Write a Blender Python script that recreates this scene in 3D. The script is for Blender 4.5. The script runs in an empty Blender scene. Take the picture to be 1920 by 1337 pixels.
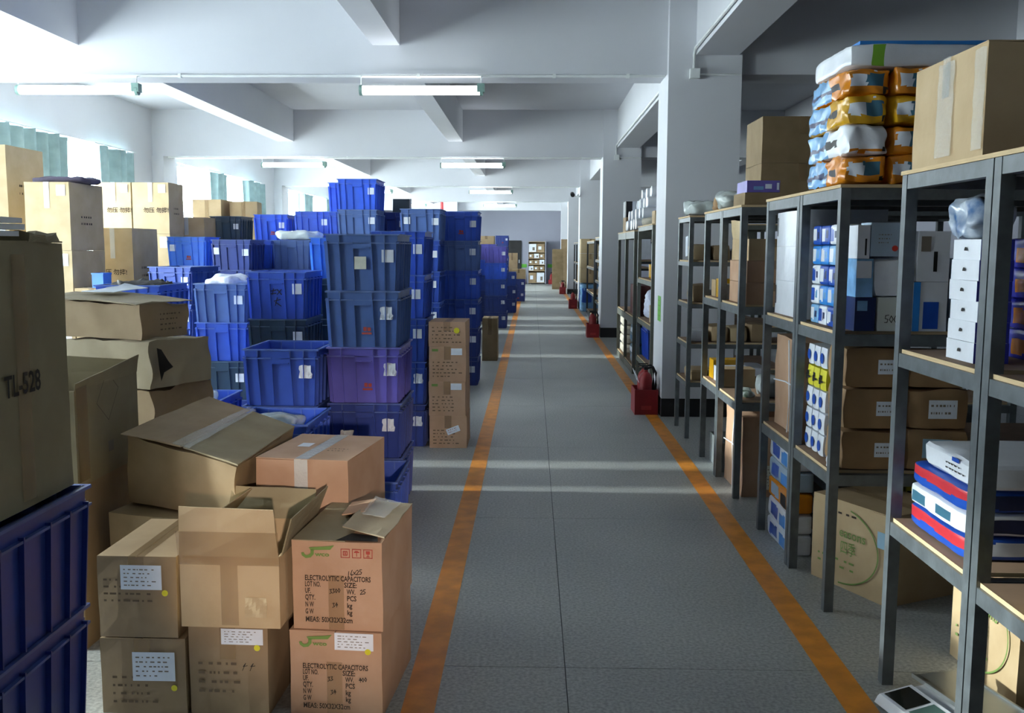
import bpy, bmesh, math, random
import numpy as np
from mathutils import Matrix, Vector
S = bpy.context.scene
COL = S.collection
PI = math.pi
def R(d): return math.radians(d)

# ------------------------------------------------------------------ camera
CAM_H = 1.64
F_PX = 1800.0
fy = np.array([38.0, 203.5, F_PX]); fy /= np.linalg.norm(fy)          # aisle direction seen by the camera
up = np.array([70.0, 15900.0, -1800.0]); up -= fy * (up @ fy); up /= np.linalg.norm(up)
rx = np.cross(up, fy); rx = rx if rx[0] > 0 else -rx
W = np.array([rx, fy, up])
cam = bpy.data.cameras.new('camera'); camo = bpy.data.objects.new('camera', cam); COL.objects.link(camo)
cam.sensor_width = 36.0; cam.lens = F_PX / 1920.0 * 36.0; cam.clip_start = 0.05; cam.clip_end = 300
M = Matrix.Identity(4)
for i in range(3):
    M[i][0] = W[i, 0]; M[i][1] = W[i, 1]; M[i][2] = -W[i, 2]
M[0][3], M[1][3], M[2][3] = 0.0, 0.0, CAM_H
camo.matrix_world = M
S.camera = camo

# ------------------------------------------------------------------ view, world (bright overcast daylight), lamps' strength
S.view_settings.view_transform = 'Standard'
S.view_settings.look = 'None'
S.view_settings.gamma = 1.0
S.view_settings.use_curve_mapping = False
S.view_settings.exposure = 0.75
SKY = 22.0
TUBE = 7.0
wd = bpy.data.worlds.new('world'); S.world = wd; wd.use_nodes = True
bg = wd.node_tree.nodes['Background']
bg.inputs['Color'].default_value = (0.97, 0.985, 1.0, 1)
bg.inputs['Strength'].default_value = SKY

# hazy low sun shining straight in through the window wall
sn = bpy.data.lights.new('sun', 'SUN'); sn.energy = 4.5; sn.angle = R(2.5); sn.color = (1.0, .97, .93)
sno = bpy.data.objects.new('sun', sn); COL.objects.link(sno)
sno.rotation_euler = Vector((math.cos(R(16)), 0, -math.sin(R(16)))).to_track_quat('-Z', 'Y').to_euler()

# room dimensions (metres; camera at x = y = 0)
XL, XR, YB, YF, ZC, ZB = -7.0, 9.0, 44.6, -3.4, 4.13, 3.29
BAY = 8.4
BEAM_Y = [9.43 + BAY * k for k in range(-2, 5)]          # front faces of the cross beams
WINS = [(2.4, 8.3), (10.4, 16.7), (18.4, 24.9), (26.7, 33.3), (35.1, 41.7)]
WIN_Z = (1.0, 3.28)
for (y0, y1) in WINS:                                    # sky portals in the window openings
    L = bpy.data.lights.new('window_portal', 'AREA'); L.shape = 'RECTANGLE'; L.size = WIN_Z[1] - WIN_Z[0]; L.size_y = y1 - y0
    L.cycles.is_portal = True
    o = bpy.data.objects.new('window_portal', L); COL.objects.link(o)
    o.location = (XL - 0.3, (y0 + y1) / 2, (WIN_Z[0] + WIN_Z[1]) / 2)
    o.rotation_euler = (0, R(-90), 0)

# ------------------------------------------------------------------ materials
MATS = {}
def srgb(h):
    h = h.lstrip('#'); v = [int(h[i:i+2], 16) / 255 for i in (0, 2, 4)]
    return tuple(((c + .055) / 1.055) ** 2.4 if c > .04045 else c / 12.92 for c in v) + (1,)
def mat(name, col, rough=.6, metal=0, var=.12, scale=6.0, bump=0.0, bscale=60.0, emit=None, alpha=1.0, spec=.5, stretch=None, trans=0.0, col2=None, fac=(.35, .65)):
    """principled material; colour mottled by object-space noise"""
    if name in MATS: return MATS[name]
    m = bpy.data.materials.new(name); m.use_nodes = True; nt = m.node_tree; N = nt.nodes; Lk = nt.links
    p = N['Principled BSDF']
    c = srgb(col) if isinstance(col, str) else col
    tc = N.new('ShaderNodeTexCoord'); mp = N.new('ShaderNodeMapping')
    Lk.new(tc.outputs['Object'], mp.inputs['Vector'])
    if stretch: mp.inputs['Scale'].default_value = stretch
    if var > 0 or col2:
        nz = N.new('ShaderNodeTexNoise'); nz.inputs['Scale'].default_value = scale; nz.inputs['Detail'].default_value = 5
        Lk.new(mp.outputs['Vector'], nz.inputs['Vector'])
        rp = N.new('ShaderNodeValToRGB'); Lk.new(nz.outputs['Fac'], rp.inputs['Fac'])
        c2 = srgb(col2) if col2 else tuple(min(1, x * (1 + var)) for x in c[:3]) + (1,)
        c1 = c if col2 else tuple(x * (1 - var) for x in c[:3]) + (1,)
        rp.color_ramp.elements[0].position = fac[0]; rp.color_ramp.elements[1].position = fac[1]
        rp.color_ramp.elements[0].color = c1; rp.color_ramp.elements[1].color = c2
        Lk.new(rp.outputs['Color'], p.inputs['Base Color'])
    else:
        p.inputs['Base Color'].default_value = c
    p.inputs['Roughness'].default_value = rough
    p.inputs['Metallic'].default_value = metal
    p.inputs['Specular IOR Level'].default_value = spec
    p.inputs['Alpha'].default_value = alpha
    if bump > 0:
        nb = N.new('ShaderNodeTexNoise'); nb.inputs['Scale'].default_value = bscale; nb.inputs['Detail'].default_value = 3
        Lk.new(mp.outputs['Vector'], nb.inputs['Vector'])
        b = N.new('ShaderNodeBump'); b.inputs['Strength'].default_value = bump; b.inputs['Distance'].default_value = .01
        Lk.new(nb.outputs['Fac'], b.inputs['Height']); Lk.new(b.outputs['Normal'], p.inputs['Normal'])
    if emit:
        p.inputs['Emission Color'].default_value = srgb(emit[0]); p.inputs['Emission Strength'].default_value = emit[1]
    if trans:
        out = N['Material Output']; mx = N.new('ShaderNodeMixShader'); tr = N.new('ShaderNodeBsdfTranslucent')
        tr.inputs['Color'].default_value = c
        mx.inputs[0].default_value = trans
        Lk.new(p.outputs[0], mx.inputs[1]); Lk.new(tr.outputs[0], mx.inputs[2]); Lk.new(mx.outputs[0], out.inputs['Surface'])
    MATS[name] = m
    return m
mat('paint', '#cdcfd4', .75, var=.025, scale=1.2, bump=.05, bscale=25)
mat('paint_ceiling', '#c2c4cb', .85, var=.03, scale=.8)
mat('paint_grey', '#9b9daa', .8, var=.03, scale=.8)
mat('black_base', '#1b1b1c', .6, var=.2)
mat('conduit', '#dfe3e2', .5, var=.05)
mat('alu', '#c9cfd2', .4, metal=.3, var=.05)
mat('line', '#d98a2b', .45, var=.16, scale=9, bump=.1, bscale=150)
mat('joint', '#4b4d4f', .8, var=.1)
mat('curtain', '#7c9294', .95, var=.2, scale=3, trans=.03)
mat('paint_low_bounce', '#4a4b4e', .85, var=.05)
mat('rack', '#5f6568', .42, metal=.25, var=.18, scale=14, bump=.05)
mat('rack_dark', '#3d4042', .45, metal=.2, var=.18, scale=14)
mat('rack_grey', '#64675f', .5, metal=.1, var=.12, scale=10)
mat('ply', '#c9b088', .75, var=.12, scale=9, stretch=(1, 1, 18))
mat('ply_top', '#8a6f57', .8, var=.15, scale=5)
mat('red', '#8e1f24', .5, var=.15)
mat('red_pipe', '#b3383a', .5, var=.1)
mat('black', '#151516', .5, var=.1)
mat('cap', '#7f9d95', .5, var=.1)
mat('white', '#e6e8ec', .55, var=.05, scale=8)
mat('paper', '#dfe6ef', .8, var=.04, scale=20)
mat('paper_cream', '#d2d3c6', .8, var=.08, scale=20)
mat('paper_blue', '#93b6cc', .8, var=.05)
mat('sticker_yellow', '#d8cf2a', .6, var=.05)
mat('sticker_red', '#c8382c', .6, var=.05)
mat('sticker_green', '#63b53c', .6, var=.1)
mat('ink', '#211d1a', .8, var=0)
mat('ink_brown', '#36291e', .8, var=0)
mat('ink_grey', '#7d7468', .8, var=0)
mat('ink_soft', '#66543f', .8, var=0)
mat('ink_red', '#b04a3f', .8, var=0)
mat('ink_green', '#6f8d45', .8, var=0)
mat('ink_blue', '#2b4fa0', .8, var=0)
mat('tape', '#a98a60', .15, var=.1, alpha=.2)
mat('tape_clear', '#e3e2da', .06, var=.05, alpha=.22, bump=.6, bscale=60)
mat('tape_white', '#dcdcd6', .2, var=.05, alpha=.75, bump=.4, bscale=60)
mat('film', '#e8edf0', .12, var=.05, alpha=.42, bump=.5, bscale=40)
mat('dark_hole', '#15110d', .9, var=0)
CARD = {}
for k, (a, b) in dict(tan=('#b39a74', '#bfa782'), pink=('#b28e70', '#bf9c80'), brown=('#8f785a', '#9e8768'), dark=('#7e6a4a', '#8d7858'), olive=('#877b5e', '#958a6d'), light=('#b7a27d', '#c2ae8a'), grey=('#988a70', '#a6987e')).items():
    CARD[k] = mat('card_' + k, a, .75, col2=b, scale=5, bump=.08, bscale=35)
CR = {}
CRR = {}
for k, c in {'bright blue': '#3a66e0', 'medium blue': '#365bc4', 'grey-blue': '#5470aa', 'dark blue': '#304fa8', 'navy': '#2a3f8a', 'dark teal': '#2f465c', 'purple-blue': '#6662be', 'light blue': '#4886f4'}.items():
    v = [int(c[i:i+2], 16) for i in (1, 3, 5)]
    CRR[k] = mat('plastic_rim_' + k, '#%02x%02x%02x' % tuple(int(q * .72 + g * .28) for q, g in zip(v, (150, 165, 190))), .45, var=.2, scale=9)
    CR[k] = mat('plastic_' + k, c, .38, var=.14, scale=4, bump=.04, bscale=30)
def flat(name, col, rough=.4, var=.06, **k): return mat(name, col, rough, var=var, **k)

def glass_mat():
    m = bpy.data.materials.new('window_glass'); m.use_nodes = True; nt = m.node_tree; N = nt.nodes
    for n in list(N): N.remove(n)
    o = N.new('ShaderNodeOutputMaterial'); t = N.new('ShaderNodeBsdfTransparent'); g = N.new('ShaderNodeBsdfGlossy'); x = N.new('ShaderNodeMixShader')
    t.inputs[0].default_value = (.9, .96, .97, 1); g.inputs['Roughness'].default_value = .05; x.inputs[0].default_value = .06
    nt.links.new(t.outputs[0], x.inputs[1]); nt.links.new(g.outputs[0], x.inputs[2]); nt.links.new(x.outputs[0], o.inputs[0])
    MATS['glass'] = m
glass_mat()
def floor_mat():
    m = bpy.data.materials.new('floor_terrazzo'); m.use_nodes = True; nt = m.node_tree; N = nt.nodes; Lk = nt.links
    p = N['Principled BSDF']; g = N.new('ShaderNodeNewGeometry')
    a = N.new('ShaderNodeTexNoise'); a.inputs['Scale'].default_value = 70; a.inputs['Detail'].default_value = 4
    b = N.new('ShaderNodeTexNoise'); b.inputs['Scale'].default_value = 1.1; b.inputs['Detail'].default_value = 6
    v = N.new('ShaderNodeTexVoronoi'); v.inputs['Scale'].default_value = 55
    for n in (a, b, v): Lk.new(g.outputs['Position'], n.inputs['Vector'])
    r = N.new('ShaderNodeValToRGB'); Lk.new(a.outputs['Fac'], r.inputs['Fac'])
    r.color_ramp.elements[0].position = .36; r.color_ramp.elements[1].position = .66
    r.color_ramp.elements[0].color = srgb('#8d8f8c'); r.color_ramp.elements[1].color = srgb('#b1b3af')
    r2 = N.new('ShaderNodeValToRGB'); Lk.new(b.outputs['Fac'], r2.inputs['Fac'])
    r2.color_ramp.elements[0].position = .3; r2.color_ramp.elements[1].position = .7
    r2.color_ramp.elements[0].color = (.86, .87, .88, 1); r2.color_ramp.elements[1].color = (1.06, 1.06, 1.05, 1)
    mx = N.new('ShaderNodeMixRGB'); mx.blend_type = 'MULTIPLY'; mx.inputs[0].default_value = 1
    Lk.new(r.outputs[0], mx.inputs[1]); Lk.new(r2.outputs[0], mx.inputs[2])
    r3 = N.new('ShaderNodeValToRGB'); Lk.new(v.outputs['Distance'], r3.inputs['Fac'])
    r3.color_ramp.elements[0].position = .08; r3.color_ramp.elements[1].position = .16
    r3.color_ramp.elements[0].color = (.8, .8, .78, 1); r3.color_ramp.elements[1].color = (1, 1, 1, 1)
    m2 = N.new('ShaderNodeMixRGB'); m2.blend_type = 'MULTIPLY'; m2.inputs[0].default_value = .6
    Lk.new(mx.outputs[0], m2.inputs[1]); Lk.new(r3.outputs[0], m2.inputs[2]); Lk.new(m2.outputs[0], p.inputs['Base Color'])
    p.inputs['Roughness'].default_value = .42
    bp = N.new('ShaderNodeBump'); bp.inputs['Strength'].default_value = .12; bp.inputs['Distance'].default_value = .004
    Lk.new(a.outputs['Fac'], bp.inputs['Height']); Lk.new(bp.outputs['Normal'], p.inputs['Normal'])
    MATS['floor'] = m
floor_mat()

# ------------------------------------------------------------------ builders
_nr = random.Random(5)
_NW = [[(tuple(_nr.uniform(-1, 1) * f for _ in range(3)), _nr.uniform(0, 6.28), a) for f, a in ((2.6, .3), (4.7, .2), (8.1, .12))] for _ in range(3)]
def noise_vec(p):
    """repeatable smooth noise, each component within +-0.62"""
    return Vector([sum(a * math.sin(w[0] * p.x + w[1] * p.y + w[2] * p.z + ph) for w, ph, a in ch) for ch in _NW])
class MB:
    def __init__(s): s.v = []; s.f = []
    def add(s, v, f):
        b = len(s.v); s.v += [tuple(p) for p in v]; s.f += [tuple(i + b for i in q) for q in f]; return s
    def box(s, x0, x1, y0, y1, z0, z1):
        return s.add([(x, y, z) for z in (z0, z1) for y in (y0, y1) for x in (x0, x1)], [(0, 2, 3, 1), (4, 5, 7, 6), (0, 1, 5, 4), (2, 6, 7, 3), (0, 4, 6, 2), (1, 3, 7, 5)])
    def hexa(s, c): return s.add(c, [(0, 3, 2, 1), (4, 5, 6, 7), (0, 1, 5, 4), (1, 2, 6, 5), (2, 3, 7, 6), (3, 0, 4, 7)])
    def tube(s, pts, r, n=8):
        pts = [Vector(p) for p in pts]; rings = []
        for i, p in enumerate(pts):
            d = (pts[min(i + 1, len(pts) - 1)] - pts[max(i - 1, 0)]).normalized()
            a = d.cross(Vector((0, 0, 1))); a = a if a.length > .01 else d.cross(Vector((1, 0, 0))); a.normalize(); b = d.cross(a)
            rr = r[i] if isinstance(r, (list, tuple)) else r
            rings.append([p + (a * math.cos(2 * PI * j / n) + b * math.sin(2 * PI * j / n)) * rr for j in range(n)])
        v = [q for g in rings for q in g]; f = []
        for i in range(len(pts) - 1):
            for j in range(n): f.append((i * n + j, i * n + (j + 1) % n, (i + 1) * n + (j + 1) % n, (i + 1) * n + j))
        f.append(tuple(range(n - 1, -1, -1))); f.append(tuple((len(pts) - 1) * n + j for j in range(n)))
        return s.add(v, f)
    def lathe(s, prof, n=16, c=(0, 0, 0)):
        v = [(c[0] + r * math.cos(2 * PI * j / n), c[1] + r * math.sin(2 * PI * j / n), c[2] + z) for r, z in prof for j in range(n)]; f = []
        for i in range(len(prof) - 1):
            for j in range(n): f.append((i * n + j, i * n + (j + 1) % n, (i + 1) * n + (j + 1) % n, (i + 1) * n + j))
        f.append(tuple(range(n - 1, -1, -1))); f.append(tuple((len(prof) - 1) * n + j for j in range(n)))
        return s.add(v, f)
    def mesh(s, name):
        m = bpy.data.meshes.new(name); m.from_pydata(s.v, [], s.f); m.validate()
        bm = bmesh.new(); bm.from_mesh(m); bmesh.ops.recalc_face_normals(bm, faces=bm.faces); bm.to_mesh(m); bm.free()
        return m
def shade(m, ang=40):
    for p in m.polygons: p.use_smooth = True
    try: m.set_sharp_from_angle(angle=R(ang))
    except Exception: pass
    return m
def paint_faces(me, w, d, h, decor):
    """printed panels on a film pack: material per face, so print follows the creases"""
    me.materials.append(None); ids = {}
    for p in me.polygons:
        n = p.normal; c = p.center; ax = max(range(3), key=lambda i: abs(n[i]))
        fc = ('right' if n.x > 0 else 'left') if ax == 0 else ('back' if n.y > 0 else 'front') if ax == 1 else ('top' if n.z > 0 else 'bottom')
        u = c.x / w + .5 if fc in ('front', 'top') else (.5 - c.y / d if fc == 'left' else c.y / d + .5); v = c.z / h if fc != 'top' else c.y / d + .5
        for (f2, u0, v0, u1, v1, m) in decor:
            if f2 == fc and u0 <= u <= u1 and v0 <= v <= v1:
                m = MATS[m] if isinstance(m, str) else m
                if m.name not in ids: me.materials.append(m); ids[m.name] = len(me.materials) - 1
                p.material_index = ids[m.name]
    return me
def obj(name, mesh, material=None, parent=None, loc=None):
    if isinstance(mesh, MB): mesh = mesh.mesh(name)
    o = bpy.data.objects.new(name, mesh); COL.objects.link(o)
    if material is not None:
        mm = MATS[material] if isinstance(material, str) else material
        if not mesh.materials: mesh.materials.append(None)
        o.material_slots[0].link = 'OBJECT'; o.material_slots[0].material = mm
    if parent: o.parent = parent
    if loc: o.location = loc
    return o
def thing(name, label, cat, loc=(0, 0, 0), rotz=0, group=None):
    o = bpy.data.objects.new(name, None); COL.objects.link(o); o.empty_display_size = .1
    o.location = loc; o.rotation_euler = (0, 0, R(rotz)); tag(o, label, cat, group); return o
def tag(o, label, cat, group=None):
    o['label'] = label; o['category'] = cat
    if group: o['group'] = group
    return o
def struct(name, mesh, material, parent=None, loc=None):
    o = obj(name, mesh, material, parent, loc)
    if not parent: o['kind'] = 'structure'
    return o
TXT = {}
def text_mesh(s, bold=0.0):
    k = (s, bold)
    if k not in TXT:
        c = bpy.data.curves.new('print', 'FONT'); c.body = s; c.size = 1.0; c.offset = bold; c.resolution_u = 2
        c.align_x = 'LEFT'
        t = bpy.data.objects.new('print', c); COL.objects.link(t)
        bpy.context.view_layer.update()
        m = bpy.data.meshes.new_from_object(t)
        bpy.data.objects.remove(t); TXT[k] = m
        if m.vertices:
            xs = [v.co.x for v in m.vertices]; m['w'] = max(xs)
    return TXT[k]
def text(parent, s, org, ux, uz, h, material='ink', width=None, bold=.01, name='printed_text'):
    """flat lettering: org = lower-left, ux = reading direction, uz = letter-up direction, h = cap height"""
    m = text_mesh(s, bold); ux = Vector(ux).normalized(); uz = Vector(uz).normalized(); n = ux.cross(uz)
    k = h / .69; kx = width / m['w'] if width else k
    mm = m.copy(); mm.materials.clear()
    T = Matrix(((ux.x * kx, uz.x * k, n.x, org[0]), (ux.y * kx, uz.y * k, n.y, org[1]), (ux.z * kx, uz.z * k, n.z, org[2]), (0, 0, 0, 1)))
    mm.transform(T)
    return obj(name, mm, material, parent)
def ribbon(parent, strokes, org, ux, uz, k, wd, material='ink', name='handwriting'):
    ux = Vector(ux).normalized(); uz = Vector(uz).normalized(); o = Vector(org); mb = MB()
    for st in strokes:
        for (a, b) in zip(st[:-1], st[1:]):
            A = o + ux * a[0] * k + uz * a[1] * k; B = o + ux * b[0] * k + uz * b[1] * k
            d = (B - A); 
            if d.length < 1e-6: continue
            nn = d.normalized().cross(ux.cross(uz)) * wd / 2; e = d.normalized() * wd * .4
            mb.add([A - e - nn, B + e - nn, B + e + nn, A - e + nn], [(0, 1, 2, 3)])
    return obj(name, mb, material, parent)
def rects(parent, name, lst, org, ux, uz, material, t=.0006):
    """flat printed rectangles (x0,z0,x1,z1) on a face"""
    ux = Vector(ux).normalized(); uz = Vector(uz).normalized(); n = ux.cross(uz) * t; o = Vector(org); mb = MB()
    for (a, b, c, d) in lst:
        q = [o + ux * a + uz * b, o + ux * c + uz * b, o + ux * c + uz * d, o + ux * a + uz * d]
        mb.add([p + n for p in q] , [(0, 1, 2, 3)])
    return obj(name, mb, material, parent)
def blur_lines(parent, org, ux, uz, w, h, rows, seed, material='ink_grey', name='printed_marks'):
    """rows of tiny illegible print"""
    rd = random.Random(seed); L = []
    rh = h / rows
    for r in range(rows):
        x = 0
        while x < w * rd.uniform(.6, 1):
            l = rd.uniform(.03, .12) * w; L.append((x, h - (r + .64) * rh, min(x + l, w), h - (r + .36) * rh)); x += l + rd.uniform(.03, .12) * w
    o = rects(parent, name, L, org, ux, uz, material); o['kind'] = 'stuff'; return o
def grid_box(w, d, h, n=4, rnd=0.0, crumple=0.0, seed=0, bulge=0.0, freq=5.0, corners=None):
    """subdivided box, base centred on the origin, with rounding, dents and bulge; or an 8-corner cell"""
    idx = {}; V = []; F = []
    def vid(i, j, k):
        key = (i, j, k)
        if key not in idx:
            u, v, t = i / n, j / n, k / n
            if corners:
                c = [Vector(q) for q in corners]
                b = (c[0] * (1 - u) + c[1] * u) * (1 - v) + (c[3] * (1 - u) + c[2] * u) * v
                tt = (c[4] * (1 - u) + c[5] * u) * (1 - v) + (c[7] * (1 - u) + c[6] * u) * v
                p = b * (1 - t) + tt * t
            else:
                p = Vector(((u - .5) * w, (v - .5) * d, t * h))
            a, b2, c2 = 2 * u - 1, 2 * v - 1, 2 * t - 1
            if rnd:
                q = Vector((a, b2, c2)); e = 2 + 10 * (1 - rnd)
                L = (abs(a) ** e + abs(b2) ** e + abs(c2) ** e) ** (1 / e)
                q = q / L
                p = Vector((q.x * w / 2, q.y * d / 2, (q.z + 1) / 2 * h))
            if bulge and not corners:
                p.x += a * (abs(a) > .99) * bulge * (1 - b2 * b2) * (1 - c2 * c2)
                p.y += b2 * (abs(b2) > .99) * bulge * (1 - a * a) * (1 - c2 * c2)
            if crumple:
                nv = noise_vec(Vector((p.x * freq + seed * 7.1, p.y * freq + seed * 3.3, p.z * freq)))
                if k == 0: nv.z = max(0, nv.z) * .2
                p += nv * crumple
            idx[key] = len(V); V.append(p)
        return idx[key]
    for a in range(n):
        for b in range(n):
            F.append((vid(a, b, 0), vid(a, b + 1, 0), vid(a + 1, b + 1, 0), vid(a + 1, b, 0)))
            F.append((vid(a, b, n), vid(a + 1, b, n), vid(a + 1, b + 1, n), vid(a, b + 1, n)))
            F.append((vid(a, 0, b), vid(a + 1, 0, b), vid(a + 1, 0, b + 1), vid(a, 0, b + 1)))
            F.append((vid(a, n, b), vid(a, n, b + 1), vid(a + 1, n, b + 1), vid(a + 1, n, b)))
            F.append((vid(0, a, b), vid(0, a, b + 1), vid(0, a + 1, b + 1), vid(0, a + 1, b)))
            F.append((vid(n, a, b), vid(n, a + 1, b), vid(n, a + 1, b + 1), vid(n, a, b + 1)))
    if (rnd or crumple) and not corners:
        z0 = min(p.z for p in V)
        for p in V: p.z -= z0
    m = MB(); m.add(V, F)
    return m

# ------------------------------------------------------------------ the setting
fl = struct('floor', MB().box(XL - .3, XR + .3, YF - .3, YB + .3, -.12, -.004), 'joint')
xs = [XL] + [.14 + 2.38 * i for i in range(-2, 4)] + [XR]
ys = [YF]
y = 7.82 - 2.1 * 7
while y < YB - .5:
    ys.append(y); y += 2.1
ys.append(YB)
slabs = {}
for i in range(len(xs) - 1):
    for j in range(len(ys) - 1):
        w, d = xs[i + 1] - xs[i] - .004, ys[j + 1] - ys[j] - .004
        k = (round(w, 3), round(d, 3))
        if k not in slabs: slabs[k] = MB().box(-w / 2, w / 2, -d / 2, d / 2, -.004, 0).mesh('slab')
        obj('slab', slabs[k], 'floor', fl, ((xs[i] + xs[i + 1]) / 2, (ys[j] + ys[j + 1]) / 2, 0))
struct('trim_1', MB().box(-.456, -.337, YF, 30.5, 0, .0015), 'line')
struct('trim_2', MB().box(1.131, 1.25, YF, 36, 0, .0015), 'line')

struct('ceiling', MB().box(XL - .3, XR + .3, YF - .3, YB + .3, ZC, ZC + .25), 'paint_ceiling')
mb = MB(); t = .24                                        # left wall with its window openings
mb.box(XL - t, XL, YF, YB, 0, WIN_Z[0]); mb.box(XL - t, XL, YF, YB, WIN_Z[1], ZC)
e = [YF] + [q for w in WINS for q in w] + [YB]
for i in range(0, len(e), 2): mb.box(XL - t, XL, e[i], e[i + 1], WIN_Z[0], WIN_Z[1])
struct('wall_left', mb, 'paint')
struct('wall_right', MB().box(XR, XR + t, YF, YB, 0, ZC), 'paint_grey')
struct('wall_back', MB().box(XL - t, XR + t, YB, YB + t, 0, ZC), 'paint_grey')
struct('wall_front', MB().box(XL - t, XR + t, YF - t, YF, 0, ZC), 'paint_low_bounce')  # unseen wall; its nearness and dark paint are set to cut bounced light
for i, yb in enumerate(BEAM_Y):
    if yb < YF: continue
    struct('cross_beam', MB().box(XL, XR, yb, yb + .5, ZB, ZC), 'paint')
    struct('pilaster', MB().box(XL, XL + .22, yb - .05, yb + .62, 0, ZB), 'paint')
for (x0, x1, zb) in ((-4.68, -4.38, 3.56), (-1.54, -1.28, 3.56), (1.53, 1.93, 3.45), (4.55, 4.85, 3.56)):
    for a, b in zip([YF] + [q + .5 for q in BEAM_Y if q > YF], [q for q in BEAM_Y if q > YF] + [YB]):
        if b - a > .3: struct('secondary_beam', MB().box(x0, x1, a, b, zb, ZC), 'paint')
CX0, CX1 = 1.275, 1.965
for yb in BEAM_Y[1:]:
    c = struct('column', MB().box(CX0, CX1, yb - .1, yb + .6, .18, ZC), 'paint')
    struct('base_band', MB().box(CX0 - .002, CX1 + .002, yb - .102, yb + .602, 0, .18), 'black_base', c)
struct('column', MB().box(-3.85, -3.3, 42.45, 43.03, 0, ZC), 'paint')
for i, (y0, y1) in enumerate(WINS):
    w = struct('window_%d' % (i + 1), MB().box(XL - .14, XL - .08, y0, y1, WIN_Z[0], WIN_Z[0] + .05).box(XL - .14, XL - .08, y0, y1, WIN_Z[1] - .05, WIN_Z[1]).box(XL - .14, XL - .08, y0, y0 + .05, WIN_Z[0], WIN_Z[1]).box(XL - .14, XL - .08, y1 - .05, y1, WIN_Z[0], WIN_Z[1]), 'alu')
    n = 6; st = (y1 - y0) / n
    for k in range(n):
        a = y0 + k * st
        if k: obj('mullion', MB().box(XL - .135, XL - .085, a - .025, a + .025, WIN_Z[0] + .05, WIN_Z[1] - .05), 'alu', w)
        obj('pane', MB().box(XL - .113, XL - .107, a + .03, a + st - .03, WIN_Z[0] + .05, WIN_Z[1] - .05), 'glass', w)
    obj('window_sill', MB().box(XL - .05, XL + .1, y0 - .05, y1 + .05, WIN_Z[0] - .04, WIN_Z[0]), 'paint', w)
d1 = struct('door_1', MB().box(-1.1, -.5, YB - .06, YB, 0, 1.98), 'black_base')
obj('door_handle', MB().box(-.62, -.58, YB - .1, YB - .06, .95, 1.1), 'alu', d1)

# curtains on the window wall (y from, y to, label)
def curtain(y0, y1, label, seed, lean=0.0, ztop=3.24):
    rd = random.Random(seed); t = thing('curtain', label, 'curtain', (XL + .13, (y0 + y1) / 2, .75), 0, 'pale teal window curtains')
    n = 90; m = 8; V = []; F = []; L = y1 - y0; zt = ztop - .75
    for j in range(m + 1):
        for i in range(n + 1):
            u = i / n; v = j / m
            V.append((.075 * math.sin(u * L * 19 + seed + .6 * math.sin(u * 9)) + .03 * math.sin(u * 37 + seed * 2), (u - .5) * L * (1 - .12 * (1 - v)) + lean * (1 - v) * L, v * zt - .03 * abs(math.sin(u * L * 5 + seed)) * v))
    for j in range(m):
        for i in range(n):
            a = j * (n + 1) + i; F.append((a, a + 1, a + n + 2, a + n + 1))
    me = MB().add(V, F).mesh('fabric'); shade(me, 80)
    obj('fabric', me, 'curtain', t)
    obj('curtain_rod', MB().tube([(0, -L / 2 - .08, zt + .01), (0, L / 2 + .08, zt + .01)], .012, 6), 'alu', t)
curtain(12.2, 14.15, 'wide pale teal curtain hanging above the tall cartons', 1)
curtain(15.25, 16.7, 'pale teal curtain at the end of the window behind the tall cartons', 2)
curtain(20.6, 21.75, 'pale teal curtain in the middle of the second window', 3, .05)
curtain(23.0, 24.5, 'pale teal curtain slanting at the end of the second window', 4, .12)
curtain(28.7, 29.9, 'narrow pale teal curtain bunched in the far window', 5)
curtain(31.8, 33.2, 'pale teal curtain at the far end of the far window', 6)
curtain(3.9, 6.3, 'unseen pale teal curtain widened to block sun beside the crates', 7)  # out of view; width set to block a sun band on the floor

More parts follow.
